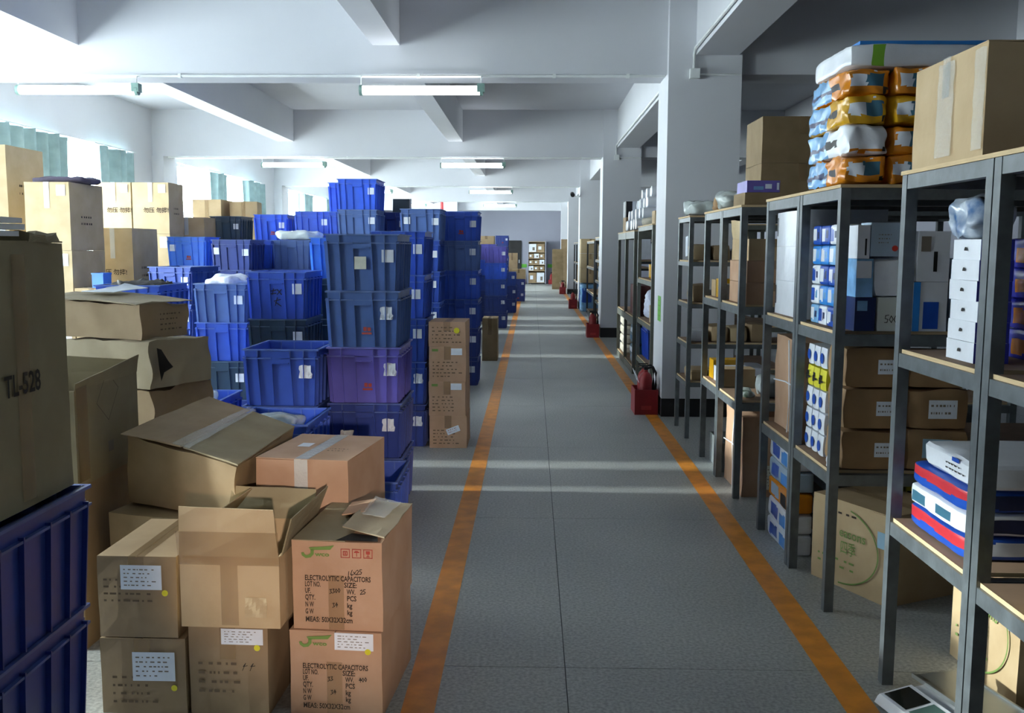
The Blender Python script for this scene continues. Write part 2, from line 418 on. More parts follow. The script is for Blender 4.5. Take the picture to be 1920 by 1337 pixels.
# tube lamps, their conduits
mat('tube_on', '#ffffff', .3, var=0, emit=('#f4fbff', TUBE))
def lamp(x0, yb, label):
    t = thing('tube_lamp', label, 'ceiling lamp', (x0 + .59, yb - .06, 3.13), 0, 'lit tube lamps under the beams')
    obj('tube', shade(MB().tube([(-.56, 0, 0), (.56, 0, 0)], .042, 14).mesh('tube')), 'tube_on', t)
    for s in (-1, 1):
        obj('end_cap', shade(MB().tube([(s * .56, 0, 0), (s * .59, 0, 0)], .05, 14).mesh('end_cap')), 'cap', t)
        obj('hanger', MB().tube([(s * .575, 0, .045), (s * .575, 0, .12), (s * .575, .03, .135)], .007, 6), 'conduit', t)
    obj('switch_box', MB().box(.535, .605, -.045, .045, -.02, .06), 'cap', t)
w4 = ['first', 'second', 'third', 'fourth']
for k in range(4):
    yb = BEAM_Y[2 + k]
    lamp(-4.97, yb, 'lit tube lamp under the %s beam, near the windows' % w4[k])
    lamp(-1.66 - .03 * k, yb, 'lit tube lamp under the %s beam, above the aisle' % w4[k])
    c = thing('conduit', 'white cable conduit along the lower edge of the %s beam' % w4[k], 'conduit', (0, yb - .02, 3.27), 0, 'conduits on the beams')
    obj('pipe', MB().tube([(XL + .3, 0, 0), (CX0 - .02, 0, 0)], .014, 8), 'conduit', c)
    for x in (-6, -3.4, -1.1, 0.2, .9): obj('clip', MB().box(x - .015, x + .015, -.018, .02, -.018, .02), 'conduit', c)
    if k < 2:
        c = thing('conduit', 'white cable conduit climbing the %s column under the lengthwise beam' % w4[k], 'conduit', (1.515, yb - .1, 3.3), 0, 'conduits on the columns')
        a = yb - BAY + .72
        obj('pipe', MB().tube([(-.006, a - yb, .2), (-.006, -.09, .2), (-.006, -.02, .15), (-.006, -.02, .02)], .014, 8), 'conduit', c)
        obj('junction_box', MB().box(-.045, .045, -.06, 0, -.07, .02), 'conduit', c)
        obj('pipe', MB().tube([(.05, -.016, -.03), (.44, -.016, -.03)], .01, 6), 'conduit', c)
p = thing('red_pipe', 'red fire pipe rising to the ceiling near the back wall', 'pipe', (-4.0, 42.8, 0))
obj('pipe', MB().tube([(0, 0, 0), (0, 0, ZC - .02)], .07, 10), 'red_pipe', p); obj('flange', MB().tube([(0, 0, 1.2), (0, 0, 1.26)], .1, 10), 'red_pipe', p)
c = thing('security_camera', 'small dark security camera on a bracket beside the third column', 'camera', (1.07, 26.2, 3.0))
obj('housing', MB().tube([(0, -.22, .05), (0, .02, .09)], .06, 10), 'black', c); obj('bracket', MB().tube([(0, 0, .09), (.1, .03, .02), (.2, .05, .02)], .02, 6), 'conduit', c)
g = thing('column_sign', 'bright green paper sign on the white column by the extinguisher', 'sign', (CX0 - .002, 9.62, .92))
obj('sheet', MB().box(-.001, 0, -.11, .11, 0, .25), 'sticker_green', g)
blur_lines(g, (-.0012, .09, .03), (0, -1, 0), (0, 0, 1), .18, .2, 4, 3, 'ink_green')
for x, s in ((-.42, 'beside the dark door'), (.88, 'beside the tall brown board')):
    g = thing('wall_sign', 'green sign low on the back wall ' + s, 'sign', (x, YB - .004, .74), 0, 'green wall signs')
    obj('sheet', MB().box(-.17, .17, -.003, 0, 0, .16), 'sticker_green', g)

# added lamp behind the camera: stands in for unseen warm light on near cartons
wl = thing('added_lamp', 'added warm lamp, stand-in source on the wall behind the aisle', 'lamp', (.9, YF + .02, 1.95))
obj('bracket', MB().box(-.03, .03, 0, .1, -.03, .03), 'black', wl)
obj('housing', shade(MB().tube([(0, .06, 0), (0, .16, -.02), (0, .2, -.03)], [.04, .07, .09], 14).mesh('housing'), 40), 'black', wl)
sp = bpy.data.lights.new('added_lamp_light', 'SPOT'); sp.energy = 720; sp.color = (1.0, .80, .69); sp.spot_size = R(12); sp.spot_blend = .8; sp.shadow_soft_size = .07
so = bpy.data.objects.new('added_lamp_light', sp); COL.objects.link(so); so.location = (.9, YF + .26, 1.91)
so.rotation_euler = (Vector((-.72, 3.5, .6)) - so.location).to_track_quat('-Z', 'Y').to_euler()

# ------------------------------------------------------------------ plastic crates
CW, CD, CH = .46, .57, .344
def crate_meshes():
    wb, db, wt, dt, th = .408, .518, .436, .546, .005
    b = MB()
    def ring(w, d, z): return [(-w / 2, -d / 2, z), (w / 2, -d / 2, z), (w / 2, d / 2, z), (-w / 2, d / 2, z)]
    V = ring(wb, db, 0) + ring(wt, dt, CH) + ring(wt - 2 * th, dt - 2 * th, CH) + ring(wb - 2 * th, db - 2 * th, .012)
    F = [(3, 2, 1, 0), (12, 13, 14, 15)]
    for a in range(4):
        c = (a + 1) % 4
        F += [(a, c, 4 + c, 4 + a), (4 + a, 4 + c, 8 + c, 8 + a), (8 + a, 8 + c, 12 + c, 12 + a)]
    b.add(V, F)
    def ribs(side, span_b, span_t, off_b, off_t, fr):
        for f0, f1 in fr:
            for s in (-1, 1):
                xb = (f0 - .5) * span_b * 1.0; xt = (f1 - .5) * span_t
                q = []
                for (z, x, o) in ((0.004, xb, off_b), (.3, xt, off_t)):
                    q.append([(x - .0035, o - .003), (x + .0035, o - .003), (x + .0025, o + .013), (x - .0025, o + .013)])
                P = []
                for lv, z in zip(q, (.004, .3)):
                    for (x, o) in lv: P.append((x * -s, s * o, z) if side == 'y' else (s * o, x * s, z))
                b.hexa(P)
    ribs('y', wb, wt, db / 2, dt / 2, [(.02, .02), (.19, .18), (.385, .375), (.67, .63), (.83, .815), (.98, .98)])
    ribs('x', db, dt, wb / 2, wt / 2, [(.02, .02), (.2, .2), (.39, .385), (.625, .615), (.81, .8), (.98, .98)])
    body = b.mesh('body')
    r = MB()
    def lip(z0, z1, w, d, iw, idp):
        r.box(-w / 2, w / 2, -d / 2, -idp / 2, z0, z1); r.box(-w / 2, w / 2, idp / 2, d / 2, z0, z1)
        r.box(-w / 2, -iw / 2, -idp / 2, idp / 2, z0, z1); r.box(iw / 2, w / 2, -idp / 2, idp / 2, z0, z1)
    lip(CH - .009, CH, CW, CD, wt - .012, dt - .012)
    lip(.285, .292, CW - .002, CD - .002, wt - .004, dt - .004)
    for s in (-1, 1):
        for f in (.18, .375, .63, .815): x = (f - .5) * wt; r.box(x - .003, x + .003, s * dt / 2 - .008, s * dt / 2 + .008, .29, CH - .008)
    rim = r.mesh('rim')
    h = MB()
    for s in (-1, 1): pass
    h.box(-.058, .055, -.012, .0, .262, CH - .012); h.box(-.05, .048, -.016, .0, .256, .264)
    handle = h.mesh('handle')
    lab = MB().box(-.036, .036, -.0012, 0, -.038, .038).mesh('paper_label')
    return body, rim, handle, lab
BODY, RIM, HANDLE, LABEL = crate_meshes()
LABELT = grid_box(.075, .002, .08, 6, crumple=.012, seed=3, freq=30).mesh('torn_label')
def crate(x, y, z, colour, label, rot=0, sz=1.0, labels=('r',), rd=random.Random(1)):
    """x = centre, y = front face; z = base"""
    a = R(rot); cx = x - math.sin(a) * CD / 2; cy = y + math.cos(a) * CD / 2
    t = thing('plastic_crate', label, 'crate', (cx, cy, z), rot, 'blue plastic crates'); t.scale = (1, 1, sz)
    m = CR[colour]
    obj('body', BODY, m, t); obj('rim', RIM, CRR[colour], t)
    obj('handle', HANDLE, m, t, (0, -.272, 0)); h = obj('handle', HANDLE, m, t, (0, .272, 0)); h.rotation_euler = (0, 0, PI)
    for l in labels:
        if l == 'r': obj('paper_label', LABEL, 'paper', t, (.148 + rd.uniform(-.01, .015), -.275, .205 + rd.uniform(-.015, .02)))
        if l == 'l': obj('paper_label', LABEL, 'paper', t, (-.16 + rd.uniform(-.01, .015), -.275, .215))
        if l == 't': obj('torn_label', LABELT, 'paper', t, (.15 + rd.uniform(-.01, .01), -.276, .17))
        if l == 'c': obj('paper_label', LABEL, 'paper_cream', t, (-.01, -.277, .17))
        if l == 's':
            q = obj('red_stencil', rects(t, 'red_stencil', [(0, .02, .02, .045), (.025, .02, .045, .042), (-.01, 0, .05, .012)], (0, -.2715, .08), (1, 0, 0), (0, 0, 1), 'ink_red').data, 'ink_red', t)
            bpy.data.objects.remove([o for o in t.children if o.name.startswith('red_stencil') and o != q][0])
    return t
ORD = ['topmost', 'second from top', 'third from top', 'fourth from top', 'fifth from top', 'sixth from top', 'seventh from top']
def stack(x, y, n, cols, phrase, sz=1.0, rot=0, lab=None, seed=0):
    """cols top-first; x = centre, y = front face"""
    rd = random.Random(seed + int(x * 100)); out = []
    for i in range(n):                                       # i = 0 is the topmost
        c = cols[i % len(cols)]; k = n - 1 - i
        o = ORD[i] if i < n - 1 else ('bottom' if n > 1 else 'single')
        L = lab[i] if lab and i < len(lab) else rd.choice([('r',), ('r',), ('r', 's'), ('t',)])
        out.append(crate(x + rd.uniform(-.006, .006), y + rd.uniform(-.008, .008), k * CH * sz, c, '%s plastic crate, %s %s' % (c, o, phrase), rot + rd.uniform(-.5, .5), sz, L, rd))
    return out
st1 = stack(-1.025, 5.8, 5, ['grey-blue', 'grey-blue', 'purple-blue', 'navy', 'navy'], 'in the aisle stack holding a warm-lit purple crate', lab=[('c', 'r'), ('t', 's'), ('t', 's'), ('t',), ('r',)])  # purple tone puts pinkish light into the blue plastic colour
stack(-.965, 5.19, 1, ['dark blue'], 'standing open on the floor before the warm-lit purple stack')
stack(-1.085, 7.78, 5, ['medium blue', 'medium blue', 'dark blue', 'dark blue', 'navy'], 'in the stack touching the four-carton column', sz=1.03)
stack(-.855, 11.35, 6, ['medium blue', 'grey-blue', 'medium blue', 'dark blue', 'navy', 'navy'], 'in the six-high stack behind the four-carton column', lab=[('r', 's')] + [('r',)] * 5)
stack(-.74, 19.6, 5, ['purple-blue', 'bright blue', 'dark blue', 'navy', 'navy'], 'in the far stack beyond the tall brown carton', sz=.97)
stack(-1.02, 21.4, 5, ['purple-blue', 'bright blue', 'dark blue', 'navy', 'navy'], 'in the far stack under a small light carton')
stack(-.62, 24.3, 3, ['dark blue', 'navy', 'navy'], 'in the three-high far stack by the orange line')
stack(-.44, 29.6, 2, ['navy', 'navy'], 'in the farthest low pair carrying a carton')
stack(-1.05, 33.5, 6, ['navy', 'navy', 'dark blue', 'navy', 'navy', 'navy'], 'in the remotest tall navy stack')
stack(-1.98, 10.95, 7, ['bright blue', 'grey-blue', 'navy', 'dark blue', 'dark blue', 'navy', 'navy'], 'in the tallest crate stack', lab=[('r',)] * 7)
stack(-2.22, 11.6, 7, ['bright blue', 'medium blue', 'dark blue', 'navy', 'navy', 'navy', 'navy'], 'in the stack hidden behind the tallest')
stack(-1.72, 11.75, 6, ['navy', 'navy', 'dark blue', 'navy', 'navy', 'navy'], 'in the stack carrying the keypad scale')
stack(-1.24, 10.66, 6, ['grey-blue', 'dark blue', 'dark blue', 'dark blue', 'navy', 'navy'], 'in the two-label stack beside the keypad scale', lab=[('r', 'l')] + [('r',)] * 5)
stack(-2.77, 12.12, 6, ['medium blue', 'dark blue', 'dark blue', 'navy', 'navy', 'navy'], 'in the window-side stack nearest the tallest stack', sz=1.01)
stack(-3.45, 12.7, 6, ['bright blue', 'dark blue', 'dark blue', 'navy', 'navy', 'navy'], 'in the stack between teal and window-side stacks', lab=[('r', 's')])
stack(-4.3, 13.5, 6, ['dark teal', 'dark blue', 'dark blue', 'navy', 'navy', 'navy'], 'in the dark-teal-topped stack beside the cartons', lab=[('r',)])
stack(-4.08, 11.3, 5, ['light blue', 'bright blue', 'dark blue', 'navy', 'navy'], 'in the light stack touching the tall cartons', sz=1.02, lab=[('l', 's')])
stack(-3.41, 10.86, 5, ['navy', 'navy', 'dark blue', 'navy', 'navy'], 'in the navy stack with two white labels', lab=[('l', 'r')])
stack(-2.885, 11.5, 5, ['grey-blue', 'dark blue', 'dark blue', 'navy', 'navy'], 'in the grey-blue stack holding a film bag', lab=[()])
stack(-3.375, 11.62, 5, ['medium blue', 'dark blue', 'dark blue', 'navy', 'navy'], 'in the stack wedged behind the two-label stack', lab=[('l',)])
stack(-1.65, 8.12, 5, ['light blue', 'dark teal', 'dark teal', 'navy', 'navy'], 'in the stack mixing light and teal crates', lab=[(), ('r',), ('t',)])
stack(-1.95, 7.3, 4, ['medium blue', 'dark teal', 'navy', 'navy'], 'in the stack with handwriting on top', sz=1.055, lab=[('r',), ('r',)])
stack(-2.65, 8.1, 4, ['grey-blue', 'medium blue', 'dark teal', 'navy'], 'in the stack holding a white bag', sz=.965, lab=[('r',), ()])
stack(-1.505, 5.66, 3, ['dark blue', 'navy', 'navy'], 'in the open stack beside the warm-lit purple crate', lab=[('t',)])
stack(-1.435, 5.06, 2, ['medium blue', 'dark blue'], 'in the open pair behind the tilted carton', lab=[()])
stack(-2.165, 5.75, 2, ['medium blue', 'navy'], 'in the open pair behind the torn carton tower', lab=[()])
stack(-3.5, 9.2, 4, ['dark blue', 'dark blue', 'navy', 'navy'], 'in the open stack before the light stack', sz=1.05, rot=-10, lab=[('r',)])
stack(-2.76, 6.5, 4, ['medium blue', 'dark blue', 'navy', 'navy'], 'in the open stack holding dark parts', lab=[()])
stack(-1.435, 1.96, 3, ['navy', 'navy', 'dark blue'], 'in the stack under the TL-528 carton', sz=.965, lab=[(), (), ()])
# handwriting on the blue crate
hw = [o for o in COL.objects if o.get('label', '').startswith('medium blue plastic crate, topmost in the stack with handwriting')][0]
ribbon(hw, [[(0, .8), (.5, .9)], [(.25, 1), (.15, .5)], [(0, .55), (.5, .6)], [(.6, .95), (1.0, .5)], [(1.0, .95), (.6, .5)], [(.3, -.1), (.9, .05)], [(.6, .2), (.4, -.5)], [(.4, -.2), (.95, -.55)]], (-.045, -.276, .14), (1, 0, 0), (0, 0, 1), .08, .006)

# ------------------------------------------------------------------ cartons
def carton(label, x0, x1, y0, y1, z0, z1, card='tan', rot=0, seam='y', tape='tape', cat='carton', group='brown cardboard cartons', crumple=.004, seed=0, front_tape=True, piv=None, name='cardboard_carton', flaps=True, n=4, open_top=False, bulge=.004):
    """closed carton; rot about its front-left... pivot (default: centre)"""
    w, d, h = x1 - x0, y1 - y0, z1 - z0; cx, cy = (x0 + x1) / 2, (y0 + y1) / 2
    if piv:
        a = R(rot); dx, dy = cx - piv[0], cy - piv[1]
        cx, cy = piv[0] + dx * math.cos(a) - dy * math.sin(a), piv[1] + dx * math.sin(a) + dy * math.cos(a)
    t = thing(name, label, cat, (cx, cy, z0), rot, group); t['dim'] = [w, d, h]
    m = CARD[card]
    hb = h - .004 if flaps else h
    obj('body', grid_box(w, d, hb, n, crumple=crumple, seed=seed + w * 10, bulge=bulge).mesh('body'), m, t)
    if flaps:
        for s in (-1, 1):
            fb = MB()
            if seam == 'y': fb.box(*sorted((s * .002, s * (w / 2))), -d / 2, d / 2, h - .004, h)
            else: fb.box(-w / 2, w / 2, *sorted((s * .002, s * (d / 2))), h - .004, h)
            obj('flap', fb, m, t)
        if tape:
            tw = .028
            tp = MB()
            if seam == 'y':
                tp.box(-tw, tw, -d / 2, d / 2, h, h + .0008)
                if front_tape: tp.box(-tw, tw, -d / 2 - .0055 - bulge * .5, -d / 2 - .005 - bulge * .5, h * .62, h)
            else: 
                tp.box(-w / 2, w / 2, -tw, tw, h, h + .0008)
                if front_tape: tp.box(w / 2 + .0055 + bulge * .5, w / 2 + .006 + bulge * .5, -tw, tw, h * .62, h); tp.box(-w / 2 - .006 - bulge * .5, -w / 2 - .0055 - bulge * .5, -tw, tw, h * .62, h)
            obj('packing_tape', tp, tape, t)
    return t
def face(t, which, u, v, off=.0065):
    """point on a face of a carton made above; u, v from 0 to 1"""
    w, d, h = t['dim']
    if which == 'front': return ((u - .5) * w, -d / 2 - off, v * h)
    if which == 'right': return (w / 2 + off, (u - .5) * d, v * h)
    if which == 'left': return (-w / 2 - off, (.5 - u) * d, v * h)
    return ((u - .5) * w, (v - .5) * d, h + off)
FX = {'front': ((1, 0, 0), (0, 0, 1)), 'right': ((0, 1, 0), (0, 0, 1)), 'left': ((0, -1, 0), (0, 0, 1)), 'top': ((1, 0, 0), (0, 1, 0))}
def slip(t, which, u0, v0, u1, v1, material='paper', name='shipping_label', lines=5, seed=1, off=.007):
    w, d, h = t['dim']; W2 = (w if which in ('front', 'top') else d) * (u1 - u0); H2 = (h if which != 'top' else d) * (v1 - v0)
    o = face(t, which, u0, v0, off); ux, uz = FX[which]
    s = rects(t, name, [(0, 0, W2, H2)], o, ux, uz, material)
    if lines:
        n = Vector(ux).cross(Vector(uz)) * .0006
        q = blur_lines(t, Vector(o) + n + Vector(ux) * W2 * .08 + Vector(uz) * H2 * .1, ux, uz, W2 * .85, H2 * .8, lines, seed, 'ink_grey')
        q.parent = s
    return s
def marks(t, which, u0, v0, u1, v1, rows, seed, material='ink_soft', off=.0068):
    w, d, h = t['dim']; ux, uz = FX[which]
    return blur_lines(t, face(t, which, u0, v0, off), ux, uz, (w if which in ('front', 'top') else d) * (u1 - u0), h * (v1 - v0), rows, seed, material)
def ftext(t, which, s, u, v, h, material='ink_brown', width=None, off=.0072, bold=.01, name='printed_text'):
    ux, uz = FX[which]
    return text(t, s, face(t, which, u, v, off), ux, uz, h, material, width, bold, name)

# -- the two capacitor cartons in front
def capacitor(t, uf, wv, sz, nw, label_slip):
    for s, u, v in [('ELECTROLYTIC CAPACITORS', .145, .565), ('LOT NO.', .145, .495), ('SIZE:', .58, .495), ('UF.', .145, .42), ('WV.', .61, .42), ('QTY.', .145, .345), ('PCS', .61, .345), ('N W', .145, .265), ('kg', .61, .265), ('G W', .145, .185), ('kg', .61, .185), ('MEAS: 50X32X32cm', .145, .095)]:
        ftext(t, 'front', s, u, v, .0178, 'ink_brown', bold=.022, width={'ELECTROLYTIC CAPACITORS': .234, 'MEAS: 50X32X32cm': .168, 'LOT NO.': .056, 'SIZE:': .045, 'UF.': .021, 'WV.': .03, 'QTY.': .036, 'PCS': .034, 'N W': .031, 'G W': .03, 'kg': .019}[s])
    # green logo: top bar, hooked J and letters
    ux, uz = FX['front']; o = face(t, 'front', .11, .82, .0072)
    mb = MB(); P = lambda a, b: (o[0] + a, o[1], o[2] + b)
    mb.add([P(.028, .036), P(.096, .042), P(.118, .046), P(.104, .03), P(.034, .026)], [(0, 4, 3, 1), (1, 3, 2)])
    J = [(.046, .03), (.045, .012), (.034, .0), (.016, -.003), (.003, .006), (0, .016)]; K = [(.034, .028), (.034, .016), (.028, .01), (.018, .008), (.012, .012), (.01, .018)]
    for i in range(5): mb.add([P(*J[i]), P(*J[i + 1]), P(*K[i + 1]), P(*K[i])], [(0, 1, 2, 3)])
    obj('printed_logo', mb, 'ink_green', t)
    text(t, 'wco', P(.05, .006), ux, uz, .014, 'ink_green', .05, .03)
    for i in range(3):
        u = .55 + i * .125; o = face(t, 'front', u, .83, .0072); k = .032
        L = [(0, 0, k, .0025), (0, k - .0025, k, k), (0, 0, .0025, k), (k - .0025, 0, k, k)]
        if i == 0: L += [(.008, .008, .024, .011), (.008, .021, .024, .024), (.008, .008, .011, .024), (.021, .008, .024, .024), (.014, .012, .018, .02)]
        if i == 1: L += [(.015, .006, .0175, .02), (.007, .019, .0255, .023), (.011, .023, .021, .026)]
        if i == 2: L += [(.0145, .006, .0175, .015), (.01, .005, .022, .0075), (.009, .015, .023, .026)]
        rects(t, 'handling_symbol', L, o, ux, uz, 'ink_red')
    sc = {'2': [(0, .8), (.3, 1), (.5, .7), (0, 0), (.6, .1)], '3': [(0, .9), (.4, 1), (.2, .55), (.5, .3), (0, 0)], '5': [(.5, 1), (.1, .9), (.1, .6), (.5, .4), (.3, 0), (0, .05)], '1': [(.3, 1), (.2, 0)], '6': [(.4, 1.2), (.05, .3), (.3, 0), (.45, .3), (.1, .35)], '0': [(.2, .9), (0, .4), (.25, 0), (.45, .5), (.2, .9)], '4': [(.3, 1), (0, .4), (.5, .45), (.35, .8), (.3, 0)], 'x': [(0, .7), (.5, .1)], '-': [(0, .5), (.4, .5)]}
    def hand(s, u, v, k):
        st = []
        for i, ch in enumerate(s):
            st.append([(a + i * .62, b + .12 * i) for a, b in sc[ch]])
            if ch == 'x': st.append([(i * .62, .1 + .12 * i), (.5 + i * .62, .75 + .12 * i)])
        ribbon(t, st, face(t, 'front', u, v, .0076), ux, uz, k, .0022)
    hand(uf, .42, .42, .016); hand(wv, .76, .425, .016); hand(nw, .45, .265, .016)
    if sz: hand(sz, .62, .625, .017)
    obj('packing_tape', MB().box(-.03, .025, *sorted((face(t, 'front', .5, 0, .0064)[1], face(t, 'front', .5, 0, .0067)[1])), .004, .2), 'tape', t)
    if label_slip: slip(t, 'front', .5, .8, .92, 1.0, seed=8, off=.0085)
PV = (-.51, 3.2)
b2 = carton('lower capacitor carton with red handling symbols and a white slip', -.842, -.514, 3.19, 3.69, 0, .308, 'pink', -4.5, piv=PV, seed=2, tape=None)
capacitor(b2, '33', '400', None, '34', True)
obj('sticker', MB().tube([(.118, -.2595, .243), (.118, -.2588, .243)], .011, 12), 'sticker_yellow', b2)
b1 = carton('upper capacitor carton, torn open at the top, handwritten sizes', -.83, -.51, 3.2, 3.7, .31, .628, 'pink', -4.5, piv=PV, seed=3, flaps=False)
capacitor(b1, '3300', '25', '16x25', '34', False)
w, d, h = b1['dim']
obj('inner_flap', MB().hexa([(-w / 2, -d / 2, h), (.03, -d / 2, h), (.05, d / 2, h), (-w / 2, d / 2, h), (-w / 2, -d / 2, h + .003), (.03, -d / 2, h + .003), (.05, d / 2, h + .003), (-w / 2, d / 2, h + .003)]), CARD['olive'], b1)
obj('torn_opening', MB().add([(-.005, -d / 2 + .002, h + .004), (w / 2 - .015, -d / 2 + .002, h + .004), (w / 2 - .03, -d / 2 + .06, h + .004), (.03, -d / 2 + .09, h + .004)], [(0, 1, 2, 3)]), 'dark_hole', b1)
obj('torn_flap', grid_box(.18, .4, .004, 5, crumple=.006, seed=4, freq=9, corners=[(.0, -d / 2 + .08, h + .03), (w / 2 + .004, -d / 2 + .02, h + .01), (w / 2 + .006, d / 2, h + .004), (.0, d / 2 - .04, h + .022), (.0, -d / 2 + .08, h + .034), (w / 2 + .004, -d / 2 + .02, h + .014), (w / 2 + .006, d / 2, h + .008), (.0, d / 2 - .04, h + .026)]), CARD['grey'], b1)
obj('torn_flap', grid_box(.1, .2, .004, 4, crumple=.004, seed=6, freq=9, corners=[(-.06, .03, h + .012), (.03, .02, h + .03), (.03, .2, h + .03), (-.07, .21, h + .012), (-.06, .03, h + .016), (.03, .02, h + .034), (.03, .2, h + .034), (-.07, .21, h + .016)]), CARD['pink'], b1)
obj('packing_tape', shade(grid_box(.12, .2, .003, 8, crumple=.006, seed=9, freq=30, corners=[(.03, -.02, h + .036), (.12, -.05, h + .03), (.13, .2, h + .02), (.02, .23, h + .036), (.03, -.02, h + .038), (.12, -.05, h + .032), (.13, .2, h + .022), (.02, .23, h + .038)]).mesh('packing_tape'), 20), 'tape_clear', b1)
# -- the pair left of them
b4 = carton('lower carton with slip and yellow dot, beside the capacitor cartons', -1.185, -.905, 3.2, 3.66, 0, .335, 'brown', -2, seed=5)
slip(b4, 'front', .42, .78, .95, .95, seed=4); obj('sticker', MB().tube([(.105, -.2405, .252), (.105, -.2395, .252)], .011, 12), 'sticker_yellow', b4)
marks(b4, 'front', .12, .22, .8, .62, 4, 11); ribbon(b4, [[(0, 0), (.4, .9), (.1, .5), (.6, .6)], [(.9, 0), (1.3, .9), (1, .5), (1.5, .6)]], face(b4, 'front', .68, .5, .0076), (1, 0, 0), (0, 0, 1), .03, .002)
b3 = carton('open carton with its taped front flap standing up', -1.19, -.845, 3.15, 3.62, .34, .592, 'tan', -2, seed=6, flaps=False, cat='carton', name='open_carton')
bpy.data.objects.remove([o for o in b3.children if o.name.startswith('body')][0])
w, d, h = b3['dim']
def open_shell(w, d, h, th=.006):
    m = MB(); m.box(-w / 2, w / 2, -d / 2, d / 2, 0, th)
    m.box(-w / 2, w / 2, -d / 2, -d / 2 + th, th, h); m.box(-w / 2, w / 2, d / 2 - th, d / 2, th, h)
    m.box(-w / 2, -w / 2 + th, -d / 2 + th, d / 2 - th, th, h); m.box(w / 2 - th, w / 2, -d / 2 + th, d / 2 - th, th, h); return m
def sheet(c4, th=.004, n=5, cr=.004, seed=0, freq=10):
    a = [Vector(p) for p in c4]; nn = (a[1] - a[0]).cross(a[3] - a[0]).normalized() * th
    return grid_box(1, 1, 1, n, crumple=cr, seed=seed, freq=freq, corners=a + [p + nn for p in a]).mesh('flap')
obj('body', open_shell(w, d, h), CARD['tan'], b3)
obj('flap', sheet([(-w / 2, -d / 2, h), (w / 2, -d / 2, h), (w / 2 - .01, -d / 2 - .015, h + .17), (-w / 2 + .01, -d / 2 - .012, h + .175)], seed=3, cr=.003, freq=14), CARD['light'], b3)
obj('flap', sheet([(-w / 2, d / 2, h), (w / 2, d / 2, h), (w / 2, d / 2 + .03, h + .11), (-w / 2 + .02, d / 2 + .02, h + .12)], seed=4), CARD['olive'], b3)
obj('flap', sheet([(w / 2, -d / 2 + .02, h), (w / 2, d / 2, h), (w / 2 + .05, d / 2, h + .13), (w / 2 + .03, -d / 2 + .05, h + .12)], seed=5), CARD['olive'], b3)
obj('flap', sheet([(-w / 2, -d / 2 + .03, h), (-w / 2, d / 2, h), (-w / 2 + .1, d / 2, h + .12), (-w / 2 + .1, -d / 2 + .05, h + .13)], seed=6), CARD['tan'], b3)
obj('packing_tape', MB().hexa([(-w / 2 - .003, -d / 2 - .004, h - .03), (w / 2 + .003, -d / 2 - .004, h - .03), (w / 2 + .003, -d / 2 - .003, h - .03), (-w / 2 - .003, -d / 2 - .003, h - .03), (-w / 2 - .003, -d / 2 - .02, h + .09), (w / 2 + .003, -d / 2 - .02, h + .09), (w / 2 + .003, -d / 2 - .019, h + .09), (-w / 2 - .003, -d / 2 - .019, h + .09)]).box(-.03, .03, -d / 2 - .0045, -d / 2 - .004, .01, h - .03), 'tape', b3)
obj('torn_sticker', grid_box(.075, .001, .07, 6, crumple=.004, seed=5, freq=24).mesh('torn_sticker'), CARD['light'], b3, (.09, -d / 2 - .006, .04))
b6 = carton('lowest carton with slip and dot, beside the blue crates', -1.505, -1.205, 3.2, 3.66, 0, .276, 'brown', 0, seed=7)
slip(b6, 'front', .38, .45, .88, .83, seed=6); obj('sticker', MB().tube([(.11, -.2405, .1), (.11, -.2395, .1)], .011, 12), 'sticker_yellow', b6); marks(b6, 'front', .14, .12, .7, .55, 4, 5)
b5 = carton('carton with slip and dot, top of the pair beside the crates', -1.5, -1.222, 3.2, 3.66, .28, .572, 'brown', -1, seed=8)
slip(b5, 'front', .3, .6, .82, .9, seed=7); obj('sticker', MB().tube([(.1, -.2405, .165), (.1, -.2395, .165)], .011, 12), 'sticker_yellow', b5); marks(b5, 'front', .08, .42, .8, .76, 4, 9)
# -- behind them
carton('plain brown carton beneath the pinkish taped carton', -1.06, -.69, 3.74, 4.22, 0, .42, 'brown', -8, seed=9, flaps=False)
b7 = carton('pinkish carton with crumpled clear tape on its top', -1.072, -.688, 3.735, 4.235, .422, .8, 'pink', -8, seed=10, tape='tape_white')
slip(b7, 'top', .22, .45, .36, .6, 'paper', 'small_label', 0, off=.001); marks(b7, 'top', .62, .3, .85, .5, 2, 4, off=.0008)
obj('tape_tail', grid_box(.05, .02, .03, 4, crumple=.012, seed=2, freq=40).mesh('tape_tail'), 'tape_clear', b7, (.02, .25, .372))
t = carton('dark brown carton beneath the tilted carton', -1.66, -1.14, 3.72, 4.3, 0, .56, 'dark', -14, seed=11, flaps=False, crumple=.01)
def hexcarton(label, bot, top, card, seed, cr=.014, group='brown cardboard cartons'):
    """crushed carton from eight corners (front-left, front-right, back-right, back-left)"""
    c = sum((Vector(p) for p in bot), Vector()) / 4; zb = min(p[2] for p in bot); o = Vector((c.x, c.y, zb))
    t = thing('crushed_carton', label, 'carton', o, 0, group)
    loc = [Vector(p) - o for p in bot] + [Vector(p) - o for p in top]
    obj('body', shade(grid_box(1, 1, 1, 10, crumple=cr, seed=seed, freq=6, corners=loc).mesh('body'), 25), CARD[card], t)
    return t, loc
t, q = hexcarton('big carton tilted to one side with a taped lid', [(-1.68, 3.9, .575), (-1.16, 3.66, .57), (-1.115, 4.36, .57), (-1.58, 4.56, .59)], [(-1.66, 3.86, .87), (-1.135, 3.62, .79), (-1.1, 4.38, .8), (-1.56, 4.56, .91)], 'dark', 21)
T = q[4:]
def mid(a, b, f=.5): return a * (1 - f) + b * f
up3 = Vector((0, 0, .006))
